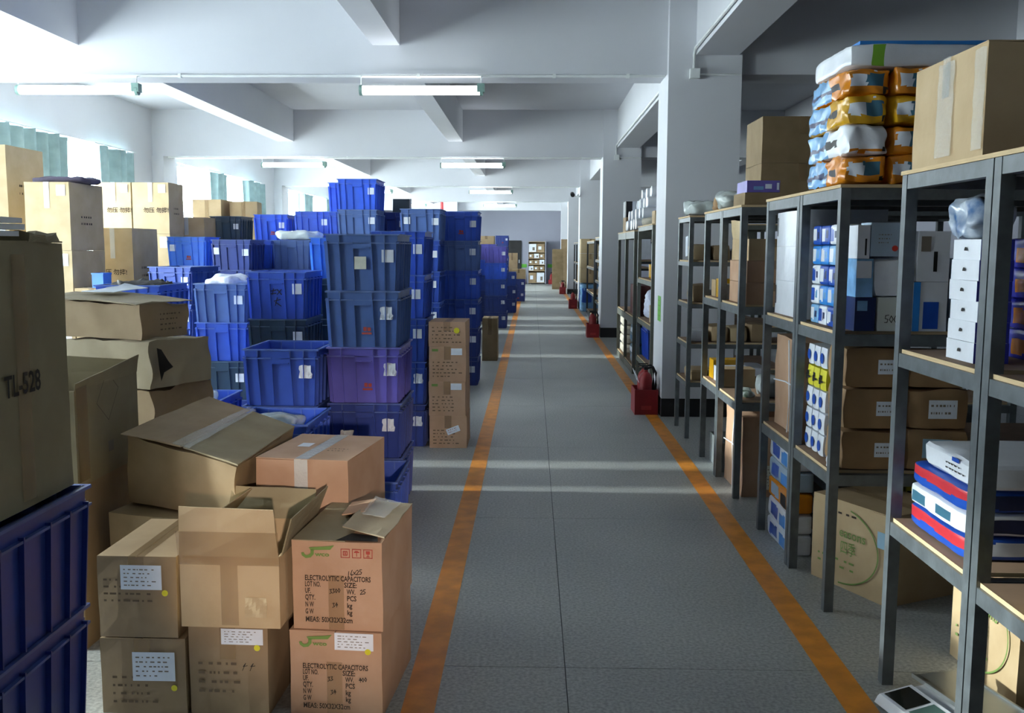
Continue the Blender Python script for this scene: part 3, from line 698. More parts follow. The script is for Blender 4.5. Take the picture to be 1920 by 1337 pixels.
obj('flap', sheet([T[0] + up3 + Vector((-.02, -.02, .0)), mid(T[0], T[1], .5) + up3 * 2, mid(T[3], T[2], .5) + up3 * 2, T[3] + up3], seed=8, cr=.008, freq=6), CARD['brown'], t)
obj('flap', sheet([mid(T[0], T[1], .51) + up3 * 2, T[1] + up3, T[2] + up3, mid(T[3], T[2], .51) + up3 * 2], seed=9, cr=.008, freq=6), CARD['olive'], t)
obj('packing_tape', shade(grid_box(1, 1, 1, 8, crumple=.006, seed=12, freq=25, corners=[mid(T[0], T[1], f) + Vector((0, -.01, .021)) for f in (.42, .58)] + [mid(T[3], T[2], f) + Vector((0, 0, .021)) for f in (.56, .46)] + [mid(T[0], T[1], f) + Vector((0, -.01, .023)) for f in (.42, .58)] + [mid(T[3], T[2], f) + Vector((0, 0, .023)) for f in (.56, .46)]).mesh('tape'), 20), 'tape_clear', t)
# -- tall carton on the near crates
tl = carton('very big carton printed TL-528 on the near crates', -1.81, -1.235, 1.78, 2.515, 1.0, 1.652, 'olive', 0, seed=13, n=6, seam='x')
ux, uz = FX['right']
text(tl, 'TL-528', face(tl, 'right', .555, .437, .0085), (0, 1, .0), uz, .05, 'ink', .165, .02)
obj('packing_tape', MB().box(*sorted((face(tl, 'right', 0, 0, .007)[0], face(tl, 'right', 0, 0, .0075)[0])), .1, .16, .02, .62), 'tape', tl)
obj('torn_edge', grid_box(.1, .16, .02, 5, crumple=.018, seed=3, freq=25).mesh('torn_edge'), CARD['olive'], tl, (.24, .27, .643))
for i in range(3):
    z = 1.663 + i * .0158
    f = tag(obj('foam_sheet', grid_box(.5 - .03 * i, .5, .013, 3, crumple=.002, seed=i).mesh('foam_sheet'), 'white', None, (-1.5 + .02 * i, 2.08 + .02 * (i % 2), z)), 'white foam sheet, %s of three lying on the TL-528 carton' % ['bottom', 'middle', 'top'][i], 'foam sheet', 'white foam sheets')
# -- open carton with a diamond, its support, the torn tower
carton('plain carton under the open carton with the diamond', -2.28, -1.805, 3.72, 4.27, 0, .68, 'brown', 0, seed=14, flaps=False, crumple=.01)
w, d, h = .5, .6, .42
t = thing('open_carton', 'open carton with a printed diamond beside the TL-528 carton', 'carton', (-2.04, 3.98, .684), 0, 'brown cardboard cartons'); t['dim'] = [w, d, h]
obj('body', open_shell(w, d, h - .03), CARD['olive'], t)
obj('flap', sheet([(w / 2, -d / 2, h - .03), (w / 2, d / 2, h - .03), (w / 2 + .01, d / 2, h + .05), (w / 2 + .005, -d / 2, h + .0)], seed=13, cr=.005), CARD['olive'], t)
obj('flap', sheet([(-w / 2, d / 2, h - .03), (w / 2, d / 2, h - .03), (w / 2 - .02, d / 2 - .02, h + .03), (-w / 2, d / 2, h + .05)], seed=14), CARD['olive'], t)
o = face(t, 'right', .3, .54, .006)
ribbon(t, [[(0, .45), (.55, 1.1), (1.1, .65), (.55, 0), (0, .45)]], o, (0, 1, 0), (0, 0, 1), .19, .004, 'ink_soft', 'printed_diamond')
rects(t, 'printed_mark', [(0, 0, .05, .045)], face(t, 'right', .45, .22, .006), (0, 1, 0), (0, 0, 1), 'ink_grey')
obj('packing_tape', MB().box(w / 2 + .004, w / 2 + .0045, -d / 2 + .01, -d / 2 + .1, .02, h), 'tape', t)
blur_lines(t, face(t, 'front', .9, .2, .006), (0, 0, 1), (-1, 0, 0), .2, .03, 1, 5, 'ink_brown')
NV = (-1.84, 4.48)
def tower(label, off, w, d, z0, z1, card, seed, lift=0.0, cr=.03):
    a = R(-21); ex = Vector((math.cos(a), math.sin(a), 0)); ey = Vector((-math.sin(a), math.cos(a), 0)); N = Vector((NV[0] + off[0], NV[1] + off[1], 0))
    L = N - ex * w; B = [L, N, N + ey * d, L + ey * d]
    bot = [tuple(p + Vector((0, 0, z0))) for p in B]; top = [tuple(p + Vector((0, 0, z1 + (lift if i in (0, 3) else 0)))) for i, p in enumerate(B)]
    return hexcarton(label, bot, top, card, seed, cr)
tower('bottom carton of the crushed tower behind the diamond carton', (.0, .02), .56, .42, 0, .36, 'dark', 41)
tower('fourth carton down in the crushed tower', (.01, .0), .56, .43, .37, .69, 'dark', 42)
tower('sagging third carton down in the crushed tower', (.03, .0), .56, .44, .70, .955, 'brown', 43)
t10, q = tower('second carton of the crushed tower, torn open at its corner', (.05, -.02), .58, .40, .965, 1.185, 'grey', 44, cr=.035)
n_ = q[5]; ex = (q[5] - q[4]).normalized(); ey = (q[6] - q[5]).normalized()
mb = MB(); c0 = q[5] + Vector((.03, -.012, -.02))
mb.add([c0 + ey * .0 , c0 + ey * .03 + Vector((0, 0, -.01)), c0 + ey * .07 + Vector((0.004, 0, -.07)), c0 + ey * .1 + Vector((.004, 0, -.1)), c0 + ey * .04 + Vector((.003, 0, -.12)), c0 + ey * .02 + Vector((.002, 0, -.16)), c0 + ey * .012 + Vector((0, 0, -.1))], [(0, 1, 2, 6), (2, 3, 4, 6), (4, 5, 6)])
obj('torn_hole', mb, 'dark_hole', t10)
t9, q = tower('top carton of the crushed tower with a loose pale lid', (-.02, .03), .55, .33, 1.195, 1.36, 'brown', 45, .02)
T = q[4:]
obj('lid', sheet([T[0] + Vector((-.03, -.03, .012)), T[1] + Vector((-.0, -.03, .006)), T[2] + Vector((.02, .02, .008)), T[3] + Vector((-.02, .03, .03))], .004, 8, .012, 5, 8), CARD['grey'], t9)
obj('lid_paper', sheet([T[0] + Vector((.1, .1, .03)), T[0] + Vector((.28, .06, .03)), T[3] + Vector((.25, -.02, .045)), T[3] + Vector((.12, .0, .06))], .002, 5, .01, 6, 14), 'paper', t9)
blur_lines(t9, q[1] + ey * .12 + Vector((.012, -.005, .03)), ey, (0, 0, 1), .16, .1, 4, 7, 'ink_soft')
# -- column of four small cartons at the aisle line
z = 0; hs = [.27, .283, .288, .2]; nm = ['bottom', 'third', 'second', 'top']
for i in range(4):
    t = carton('%s carton of the four-carton column at the aisle line' % nm[i], -.835, -.535 + (.006 if i == 0 else 0), 7.76, 8.2, z, z + hs[i] - .001, 'pink', -1 if i % 2 else 0, seed=50 + i)
    marks(t, 'front', .1, .1, .9, .6 if i < 3 else .85, 5, 60 + i)
    if i in (1, 2): slip(t, 'front', .6, .76, .9, .95, lines=0); rects(t, 'green_mark', [(0, 0, .05, .02)], face(t, 'front', .08, .86), (1, 0, 0), (0, 0, 1), 'ink_green')
    if i == 0:
        s = rects(t, 'price_label', [(0, 0, .11, .05)], face(t, 'front', .5, .4, .008), (.93, 0, .36), (-.36, 0, .93), 'paper'); blur_lines(t, Vector(face(t, 'front', .53, .45, .0088)), (.93, 0, .36), (-.36, 0, .93), .09, .035, 2, 5, 'ink_red').parent = s
    if i == 3: obj('sticker', MB().tube([(.08, -.2285, .13), (.08, -.2275, .13)], .024, 12), 'sticker_yellow', t)
    z += hs[i]
carton('tall brown carton standing behind the six-high crate stack', -.72, -.5, 13.9, 14.4, 0, .62, 'dark', 0, seed=55, flaps=True)
# -- tall cartons near the windows
def wall_carton(x0, x1, y0, y1, z0, z1, label, seed, words=None, card='light', lab=True):
    t = carton(label, x0, x1, y0, y1, z0, z1, card, 0, seed=seed, tape='tape_white', group='tall cartons by the window')
    if words:
        ftext(t, 'front', words, .3, .42, .05, 'ink_brown', bold=.015)
    marks(t, 'right', .3, .35, .7, .55, 2, seed, 'ink_brown')
    if lab: slip(t, 'front', .72, .8, .92, .96, lines=0)
    return t
wall_carton(-5.285, -4.815, 10.0, 10.78, 0, .79, 'bottom carton under the pair with the dark top cloth', 70)
wall_carton(-5.285, -4.815, 10.0, 10.78, .792, 1.59, 'middle carton of the stack with a dark top cloth', 71)
wall_carton(-5.285, -4.815, 10.0, 10.78, 1.592, 2.3, 'window-side carton carrying a dark cloth on top', 72)
wall_carton(-6.06, -5.57, 10.2, 10.98, 0, .93, 'bottom carton of the highest stack at the window', 73)
wall_carton(-6.06, -5.57, 10.2, 10.98, .932, 1.87, 'middle carton of the highest stack at the window', 74)
wall_carton(-6.06, -5.57, 10.2, 10.98, 1.872, 2.7, 'highest carton at the window, printed with a warning', 75, '勿摔!', lab=False)
wall_carton(-5.14, -4.67, 11.2, 11.95, 0, .92, 'lower carton behind the cloth-topped stack', 76)
wall_carton(-5.14, -4.67, 11.2, 11.95, .922, 1.85, 'upper carton behind the cloth-topped stack, warning printed', 77, '压 勿摔!', lab=False)
for i, (a, b) in enumerate(((-5.62, -5.17), (-5.15, -4.68))):
    s = ('left', 'right')[i]
    for k, (z0, z1, q) in enumerate(((0, .9, 'bottom'), (.902, 1.8, 'middle'), (1.802, 2.455, 'top'))):
        wall_carton(a, b, 12.4, 12.92, z0, z1, '%s carton of the %s upright stack' % (q, ('window-side', 'crate-side')[i]) + (', warning printed across it' if k == 2 else ''), 80 + i * 5 + k, '勿压 勿摔!' if k == 2 else None)
wall_carton(-4.9, -4.42, 12.96, 13.42, 0, .7, 'bottom carton beside the teal-topped crate stack', 91, card='tan')
wall_carton(-4.9, -4.42, 12.96, 13.42, .702, 1.4, 'middle carton beside the teal-topped crate stack', 92, card='tan')
wall_carton(-4.9, -4.42, 12.96, 13.42, 1.402, 2.03, 'top carton beside the teal-topped crate stack, short print', 93, '易 碎', card='tan', lab=False)
for i, (a, b, y, zt) in enumerate(((-5.22, -4.78, 14.8, 2.36), (-4.74, -4.32, 15.0, 2.34))):
    for k in range(3):
        carton('%s carton of the %s far stack by the teal curtain' % (('bottom', 'middle', 'top')[k], ('bleached', 'two-flap')[i]), a, b, y, y + .5, k * zt / 3, (k + 1) * zt / 3 - .002, 'tan', (0, 8)[i], seed=95 + i * 3 + k, group='tall cartons by the window')
tag(obj('cloth', shade(grid_box(.6, .5, .07, 8, rnd=.7, crumple=.03, seed=4, freq=9).mesh('cloth'), 60), flat('cloth_dark', '#4f4a5c', .9), None, (-5.04, 10.45, 2.298)), 'dark crumpled cloth heaped on a window-side carton', 'cloth')
t = carton('low carton hidden below the small bright bin', -4.78, -4.42, 9.95, 10.5, 0, 1.2, 'tan', 0, seed=99)
t = thing('small_bin', 'small bright blue bin on a carton by the tall cartons', 'bin', (-4.6, 10.2, 1.201))
obj('body', open_shell(.12, .2, .15, .004), CR['light blue'], t); obj('rim', MB().box(-.065, .065, -.105, -.098, .14, .155).box(-.065, .065, .098, .105, .14, .155).box(-.065, -.058, -.098, .098, .14, .155).box(.058, .065, -.098, .098, .14, .155), CR['light blue'], t)
# -- bags and things in crates
def lump(name, label, cat, x, y, z, w, d, h, material, seed, cr=.04, group=None, freq=8, rnd=.8, n=10):
    o = obj(name, shade(grid_box(w, d, h, n, rnd=rnd, crumple=cr, seed=seed, freq=freq).mesh(name), 70), material, None, (x, y, z))
    return tag(o, label, cat, group)
mat('bag_white', '#d6dcf0', .5, var=.1, scale=20, bump=.6, bscale=25)
mat('bag_film', '#cfd9d6', .15, var=.1, alpha=.75, bump=.7, bscale=20)
lump('plastic_bag', 'white plastic bag bulging from an open crate', 'bag', -2.66, 8.38, 1.19, .32, .42, .2, 'bag_white', 2)
lump('film_bag', 'translucent film bag lying on the grey-blue crate stack', 'bag', -2.84, 11.78, 1.722, .52, .5, .1, 'bag_film', 5)
lump('dark_parts', 'dark tangled parts filling an open crate', 'parts', -2.76, 6.78, 1.23, .36, .44, .15, 'black', 6, .05, freq=16)
lump('film_scrap', 'clump of clear film lying in the open pair', 'film', -1.45, 5.3, .55, .3, .3, .15, 'bag_film', 7, .04)
lump('film_scrap', 'clear film on the crate behind the torn tower', 'film', -2.16, 6.0, .56, .3, .35, .14, 'bag_film', 9, .04)
t = thing('weighing_scale', 'scale with a dark keypad panel on the crate stack', 'scale', (-1.62, 12.0, 2.066))
obj('panel', MB().hexa([(-.11, -.03, 0), (.1, -.03, 0), (.1, .05, 0), (-.11, .05, 0), (-.11, 0, .17), (.1, 0, .17), (.1, .03, .17), (-.11, .03, .17)]), flat('panel_dark', '#2b4252', .4), t)
obj('side_trim', MB().box(.1, .115, -.035, .055, 0, .172), 'white', t)
rects(t, 'keys', [(-.09 + i * .04, .12, -.065 + i * .04, .145) for i in range(4)] + [(-.09, .09, -.03, .1)] + [(-.09 + i * .045, .03, -.055 + i * .045, .06) for i in range(4)], (0, -.0275, 0), (1, 0, 0), (0, .17, .98), 'paper')
carton('small light carton on a far crate stack', -1.2, -.85, 21.45, 21.9, 1.722, 1.9, 'tan', 0, seed=110)
carton('carton lying on the farthest low crate pair', -.63, -.2, 29.65, 30.2, .69, .99, 'tan', 0, seed=111)
carton('lower brown carton of the far pair by the back wall', -.95, -.55, 36, 36.5, .0, .75, 'brown', 0, seed=112)
carton('upper brown carton of the far pair by the back wall', -.95, -.55, 36, 36.5, .752, 1.45, 'brown', 0, seed=113)
# -- unseen pallet rows added to shade the aisle floor; gaps leave light bands
load_m = mat('stretch_wrap', '#b7b3a6', .3, var=.1, bump=.2, bscale=12)
for r, (y0, y1) in enumerate(((15.2, 16.35), (16.95, 18.35), (19.15, 19.95), (20.6, 21.8), (23.05, 24.45), (25.2, 26.6), (28.2, 29.6), (31.4, 32.8))):
    for c in range(1 if r == 0 else 3):
        x1 = -.3 - .0555 * y0 - c * 1.42; d = min(y1 - y0, 1.45)
        for k in range(1):
            yy = y0 + d / 2 + k * (y1 - y0 - d)
            t = thing('shadow_pallet', 'unseen shadow-casting load, %s from the aisle in added row %s' % (('first', 'second', 'third')[c], ('one', 'two', 'three', 'four', 'five', 'six', 'seven', 'eight')[r]), 'pallet', (x1 - .7, yy, 0), 0, 'added shadow-casting loads')
            for s_ in (-.6, 0, .6): obj('bearer', MB().box(-.65, .65, s_ * d / 1.45 - .05, s_ * d / 1.45 + .05, 0, .1), CARD['tan'], t)
            for q in range(6): obj('deck_board', MB().box(-.65 + q * .235, -.53 + q * .235, -d / 2, d / 2, .1, .12), CARD['tan'], t)
            obj('load', grid_box(1.36, d - .04, 1.45, 5, crumple=.015, seed=r + c, freq=2).mesh('load'), load_m, t, (0, 0, .121))

# ------------------------------------------------------------------ steel racks
def rack(label, x0, x1, y0, y1, levels, ztop, material='rack', post=.042, beam=.05, board=.014, group='steel racks along the aisle', midposts=0, back=False):
    t = thing('steel_rack', label, 'rack', (x0, y0, 0), 0, group)
    w, d = x1 - x0, y1 - y0; p = post
    for (x, y) in [(0, 0), (w - p, 0), (0, d - p), (w - p, d - p)]:
        obj('post', MB().box(x, x + p, y, y + p, 0, ztop), material, t)
    for i in range(midposts):
        y = d * (i + 1) / (midposts + 1)
        for x in (0, w - p): obj('post', MB().box(x, x + p, y - p / 2, y + p / 2, 0, ztop), material, t)
    for z in list(levels) + [ztop]:
        zt = z - board if z < ztop else z
        for y in (0.002, d - p + .002): obj('shelf_beam', MB().box(p, w - p, y, y + p - .004, zt - beam, zt), material, t)
        for x in (.002, w - p + .002): obj('shelf_beam', MB().box(x, x + p - .004, p, d - p, zt - beam, zt), material, t)
        zb = zt + .0005
        if z < ztop: B = MB().box(p * .3, w - p * .3, p + .001, d - p - .001, zb, zb + board - .001)
        else: B = MB().box(-.004, w + .004, -.004, d + .004, zb, zb + board)
        s = obj('shelf_board', B, 'ply_top', t)
        e = .0008; a0, a1 = (p * .3, w - p * .3) if z < ztop else (-.004, w + .004); c0, c1 = (p + .001, d - p - .001) if z < ztop else (-.004, d + .004)
        obj('board_edge', MB().box(a0 - e, a0, c0, c1, zb, zb + board).box(a0, a1, c0 - e, c0, zb, zb + board), 'ply', s)
    if back: obj('back_panel', MB().box(p, w - p, d - .012, d - .004, levels[0], ztop - beam), 'rack_grey', t)
    return t
LV = [.65, 1.28]; ZT = 1.905; X0 = 1.335; X1 = 3.15
rack('dark grey rack nearest the floor scale, aisle end', X0, X1, 2.2, 2.848, LV, ZT)
rack('dark grey rack carrying the big taped carton', X0, X1, 2.856, 3.545, LV, ZT)
rack('dark grey rack carrying the orange packs', X0, X1, 4.235, 4.875, LV, ZT)
rack('dark grey rack with three white boxes inside', X0, X1, 4.885, 5.56, LV, ZT)
rack('dark grey rack with the purple box on top', X0, X1, 6.22, 6.87, LV, ZT)
rack('dark grey rack backing onto the purple-box rack', X0, X1, 6.88, 7.535, LV, ZT)
rack('narrow five-shelf rack in front of the white column', X0, X1, 8.24, 8.87, [.5, .835, 1.18, 1.54], ZT, post=.036, beam=.035)
rack('grey rack beside the blue crate beyond the first column', 1.33, 2.9, 10.75, 12.2, [.3, .78, 1.28], 1.9, 'rack_grey')
rack('grey rack under the heap of white rolls', 1.32, 2.9, 12.55, 14.9, [.1, .75], 1.86, 'rack_grey', midposts=1, beam=.09)
rack('grey rack beyond the second column', 1.4, 2.9, 18.9, 21.5, [.1, .5, .95, 1.4], 1.86, 'rack_dark', midposts=1)
rack('small rack at the far columns', 1.4, 2.8, 21.9, 24.8, [.1, .6, 1.2], 1.8, 'rack_dark')
rack('remote rack behind the third column', 1.4, 2.8, 27.6, 32.5, [.1, .6, 1.2], 1.8, 'rack_dark', midposts=2)

# ------------------------------------------------------------------ goods on the racks
def pack(name, label, cat, x0, x1, y0, y1, z0, z1, material, seed=0, rnd=.25, cr=.006, n=6, group=None, freq=9, rot=0, decor=()):
    t = thing(name, label, cat, ((x0 + x1) / 2, (y0 + y1) / 2, z0), rot, group); w, d, h = x1 - x0, y1 - y0, z1 - z0; t['dim'] = [w, d, h]
    soft = rnd > 0
    me = grid_box(w, d, h, max(n, 12) if soft and decor else n, rnd=rnd, crumple=cr, seed=seed + w * 3, freq=freq).mesh('body')
    if soft and decor: paint_faces(me, w, d, h, [q[:6] for q in decor])
    obj('body', shade(me, 35), material, t)
    if not soft:
        for (fc, u0, v0, u1, v1, m, nm) in decor: panel(t, fc, u0, v0, u1, v1, m, nm, cr)
    return t
def panel(t, fc, u0, v0, u1, v1, m, nm='printed_panel', cr=.006):
    w, d, h = t['dim']; W2 = (w if fc in ('front', 'top') else d); H2 = h if fc != 'top' else d
    ux, uz = FX[fc]
    return rects(t, nm, [(0, 0, W2 * (u1 - u0), H2 * (v1 - v0))], face(t, fc, u0, v0, cr * .35 + .001), ux, uz, m)
def sbox(name, label, cat, x0, x1, y0, y1, z0, z1, material, seed=0, rot=0, group=None, decor=(), n=3, cr=.002):
    return pack(name, label, cat, x0, x1, y0, y1, z0, z1, material, seed, 0, cr, n, group, 6, rot, decor)
OR = flat('pk_orange', '#d9861c', .25, .15, scale=5, bump=.35, bscale=18); YE = flat('pk_yellow', '#d8a41c', .25, .15, scale=5, bump=.35, bscale=18)
LB = flat('pk_lightblue', '#7fb0dc', .25, .2, scale=9, bump=.3, bscale=18); BL = flat('pk_blue', '#1f4fb0', .3, .12); SK = flat('pk_sky', '#2f86d8', .3, .1)
NVY = flat('pk_navy', '#1b2a55', .35, .15); WH = flat('pk_white', '#dfe3ea', .3, .06, bump=.3, bscale=18); RD = flat('pk_red', '#c2303a', .35, .1)
TE = flat('pk_teal', '#3a6a80', .4, .1); PU = flat('pk_purple', '#6a5fb0', .4, .1); GB = flat('box_greyblue', '#9fb2c4', .6, .05); IN = flat('pk_indigo', '#3a3fae', .25, .2, scale=12)
YB = flat('box_yellow', '#d3cb2e', .6, .06); BK = flat('box_black', '#1c1c20', .5, .1); GR = flat('box_green', '#79b030', .5, .1); CB = flat('cloth_bundle', '#b9b3a4', .8, .15, scale=14)
zt = 1.922
# -- top of the orange-pack rack: two columns of film-wrapped packs
rows = [('orange', OR, .125), ('white', WH, .13), ('yellow', YE, .125), ('orange', OR, .115)]
for c, (x0, x1) in enumerate(((1.345, 1.53), (1.545, 1.72))):
    z = zt
    for i, (nm, m, hh) in enumerate(rows):
        q = ('bottom', 'second', 'third', 'top')[i]
        m2 = m if c == 0 else (OR if i != 2 else YE)
        nm2 = nm if c == 0 else ('orange' if i != 2 else 'yellow')
        t = pack('film_wrapped_pack', '%s film-wrapped pack, %s of the %s column on the rack' % (nm2, q, ('aisle-end', 'inner')[c]), 'pack', x0 + .004 * (i % 2), x1, 4.25, 4.83, z, z + hh - .003, m2, 7 + i + c * 5, .14, .02, 14, 'film-wrapped packs on the rack top', 13,
                 decor=([('front', .1, .3, .45, .75, 'paper', 'printed_panel'), ('front', .45, .3, .85, .78, TE, 'printed_panel'), ('front', .6, .88, .66, 1.0, 'paper', 'strap')] if m2 is not WH else [('front', .1, .02, .85, .2, OR, 'printed_panel')]) + [('left', 0, 0, .55, 1, LB, 'printed_panel'), ('left', 0, .35, .55, .5, NVY, 'stripe'), ('left', .6, .35, .8, .6, 'black', 'printed_mark'), ('front', .85, .05, .98, .3, 'black', 'printed_mark')])
        z += hh
t = pack('film_wrapped_pack', 'long white pack with a blue top lying on the orange packs', 'pack', 1.35, 1.98, 4.27, 4.8, z, z + .105, WH, 31, .25, .008, 8, None, decor=[('front', .16, .05, .28, .95, GR, 'green_stripe')])
obj('blue_top', grid_box(.56, .5, .016, 4, crumple=.004, seed=1).mesh('blue_top'), SK, t, (.02, 0, .1))
# -- big taped carton
t = carton('big brown taped carton on top of the near rack', 1.35, 2.05, 2.965, 3.5, zt, 2.26, 'tan', 0, seed=120, seam='x', tape='tape_clear', n=6)
obj('packing_tape', shade(grid_box(.002, .12, .3, 8, crumple=.004, seed=3, freq=40).mesh('packing_tape'), 20), 'tape_clear', t, (-.358, .0, .02))
obj('packing_tape', shade(grid_box(.002, .07, .3, 8, crumple=.004, seed=5, freq=40).mesh('packing_tape'), 20), 'tape_clear', t, (-.358, -.24, .02))
rects(t, 'handling_symbol', [(0, 0, .07, .003), (0, .07, .07, .073), (0, 0, .003, .07), (.067, 0, .07, .073), (.1, 0, .103, .07), (.1, 0, .16, .003), (.1, .07, .16, .073)], face(t, 'front', .2, .62, .008), (1, 0, 0), (0, 0, 1), 'ink_brown')
# -- middle shelf of the three-white-box rack
z = 1.281
for i in range(3):
    sbox('white_carton', 'white carton, %s of the three standing in the rack' % ('bottom', 'middle', 'top')[i], 'carton', 1.385, 1.8, 4.95, 5.5, z, z + .186, WH, i, group='white cartons in the rack', decor=[('left', .02, .3, .05, .85, 'black', 'printed_mark')] if i != 1 else [('left', .85, .3, .88, .8, 'ink_grey', 'printed_mark')]); z += .187
# -- middle shelf of the orange-pack rack
z = 1.281
for i in range(5):
    for j in range(3):
        m = (BL, WH, SK, WH, BL, SK, LB)[(i * 2 + j * 3) % 7]
        cn = {BL.name: 'dark blue', WH.name: 'white', SK.name: 'sky blue', LB.name: 'pale blue'}[m.name]
        y = 4.41 + j * .133
        pack('paper_pack', '%s paper pack, row %s, %s in the blue-white pile' % (cn, ('one', 'two', 'three', 'four', 'five')[i], ('outer', 'middle', 'inner')[j]), 'pack', 1.385, 1.49, y, y + .13, z, z + .092, m, i + j, .12, .003, 3, 'blue and white paper packs', decor=[('left', .1, .2, .5, .8, (WH if m is not WH else BL), 'printed_panel'), ('left', .6, .3, .85, .7, (LB if i % 2 else NVY), 'printed_panel')])
    z += .095
sbox('small_box', 'white box with a black stripe beneath the grey-blue box', 'box', 1.425, 1.478, 4.265, 4.385, 1.6, 1.745, WH, 1, decor=[('front', .6, .1, .75, .6, 'black', 'printed_mark')])
sbox('small_box', 'navy and pale blue box at the shelf bottom', 'box', 1.425, 1.515, 4.265, 4.385, 1.281, 1.43, NVY, 2, decor=[('front', .1, .6, .6, .9, LB, 'printed_panel')])
sbox('small_box', 'pale teal box under the white striped box', 'box', 1.425, 1.498, 4.265, 4.385, 1.431, 1.598, LB, 3, decor=[('front', 0, .5, .9, .95, WH, 'printed_panel')])
t = sbox('small_carton', 'off-white carton with 500 written by hand', 'carton', 1.525, 1.645, 4.262, 4.55, 1.281, 1.43, flat('box_cream', '#c9cdc6', .7), 4)
ribbon(t, [[(.5, 1), (.1, .95), (.05, .55), (.4, .45), (.3, .05), (0, .05)], [(.8, .9), (.6, .4), (.85, .05), (1.05, .5), (.8, .9)], [(1.35, .9), (1.15, .4), (1.4, .05), (1.6, .5), (1.35, .9)]], face(t, 'front', .25, .25, .006), (1, 0, 0), (0, .0, 1), .035, .003)
pack('white_bag', 'slack white bag folded above the 500 carton', 'bag', 1.502, 1.66, 4.265, 4.42, 1.431, 1.605, WH, 5, .3, .02, 6)
t = sbox('grey_box', 'grey-blue box with a round red sticker', 'box', 1.482, 1.606, 4.262, 4.4, 1.61, 1.757, GB, 6)
obj('red_sticker', MB().tube([(.042, -.0725, .035), (.042, -.071, .035)], .013, 14), 'sticker_red', t); marks(t, 'front', .25, .35, .75, .7, 3, 4, 'ink_grey', .004)
sbox('small_box', 'white carton with dark corner near the inner post', 'box', 1.69, 1.83, 4.27, 4.6, 1.5, 1.72, WH, 7, decor=[('front', .1, .6, .4, .9, 'ink_grey', 'printed_panel'), ('front', .5, .2, .62, .6, 'black', 'printed_mark')])
sbox('small_box', 'white and teal box below the dark-cornered carton', 'box', 1.68, 1.83, 4.27, 4.6, 1.281, 1.498, WH, 8, decor=[('front', 0, 0, .2, 1, SK, 'printed_panel'), ('front', .3, .05, .75, .6, BL, 'printed_panel')])
sbox('small_box', 'grey-green box deep in the middle shelf', 'box', 1.85, 2.0, 4.27, 4.6, 1.281, 1.6, GB, 9, decor=[('front', .1, .5, .8, .9, 'paper', 'printed_panel')])
sbox('small_box', 'white leaning box at the shelf back', 'box', 2.04, 2.2, 4.27, 4.6, 1.281, 1.66, WH, 19, decor=[('front', .1, .5, .4, .9, TE, 'printed_panel')])
# -- lower shelf: packs with blue rounds, brown paper bundles
z = .651
for i in range(5):
    yel = i == 3
    for j in range(3):
        y = 4.52 + j * .105
        t = pack('roll_pack', '%s, layer %s, %s in the pile with blue rounds' % ('yellow pack with black print' if yel else 'white pack with blue rounds', ('one', 'two', 'three', 'four', 'five')[i], ('outer', 'middle', 'inner')[j]), 'pack', 1.385, 1.6, y, y + .102, z, z + .104, YB if yel else WH, i * 3 + j, .1, .003, 3, 'roll packs')
        if yel: rects(t, 'black_print', [(.02, .03, .05, .06), (.045, .04, .085, .05), (.03, .055, .06, .075)], face(t, 'left', 0, .0, .004), (0, -1, 0), (0, 0, 1), 'black')
        else: obj('blue_round', MB().tube([(-.1105, 0, .05), (-.1095, 0, .05)], .026, 12), BL, t)
    z += .1055
mat('kraft', '#9a7a55', .75, var=.15, scale=6, bump=.3, bscale=9)
for c, (x0, x1) in enumerate(((1.39, 1.655), (1.68, 1.96))):
    z = .651
    for i in range(3):
        t = pack('paper_bundle', 'brown paper bundle, %s of the %s stack on the low shelf' % (('bottom', 'middle', 'top')[i], ('labelled', 'torn')[c]), 'bundle', x0, x1, 4.262, 4.51, z, z + .185 - .03 * c * (i == 2), 'kraft', 20 + i + 4 * c, .12, .01 + .008 * c, 6, 'brown paper bundles')
        if c == 0: slip(t, 'front', .55, .35, .95, .7, lines=2, off=.008)
        elif i == 1: slip(t, 'front', .3, .3, .75, .75, lines=2, off=.016)
        z += .187
t = obj('blue_sheet', sheet([(0, 0, 0), (.13, 0, 0), (.13, 0, .08), (0, .0, .085)], .002, 4, .003), 'paper_blue', None, (1.74, 4.235, .72)); tag(t, 'pale blue paper stuck before the torn bundles', 'paper')
lump('white_scrap', 'crumpled white scrap on the low shelf edge', 'scrap', 1.37, 4.33, .651, .04, .06, .05, WH, 8, .02, freq=30)
t = carton('string-tied brown carton on the low shelf', 1.4, 1.8, 4.95, 5.48, .652, 1.16, 'pink', 0, seed=130, n=6, crumple=.012, flaps=False)
obj('string', MB().tube([(-.212, -.05, .0), (-.214, -.08, .2), (-.212, -.03, .5)], .004, 5).tube([(-.212, -.26, .26), (-.214, 0, .27), (-.212, .26, .25)], .004, 5), 'paper', t)
slip(t, 'front', .05, .4, .3, .6, lines=0, off=.012)
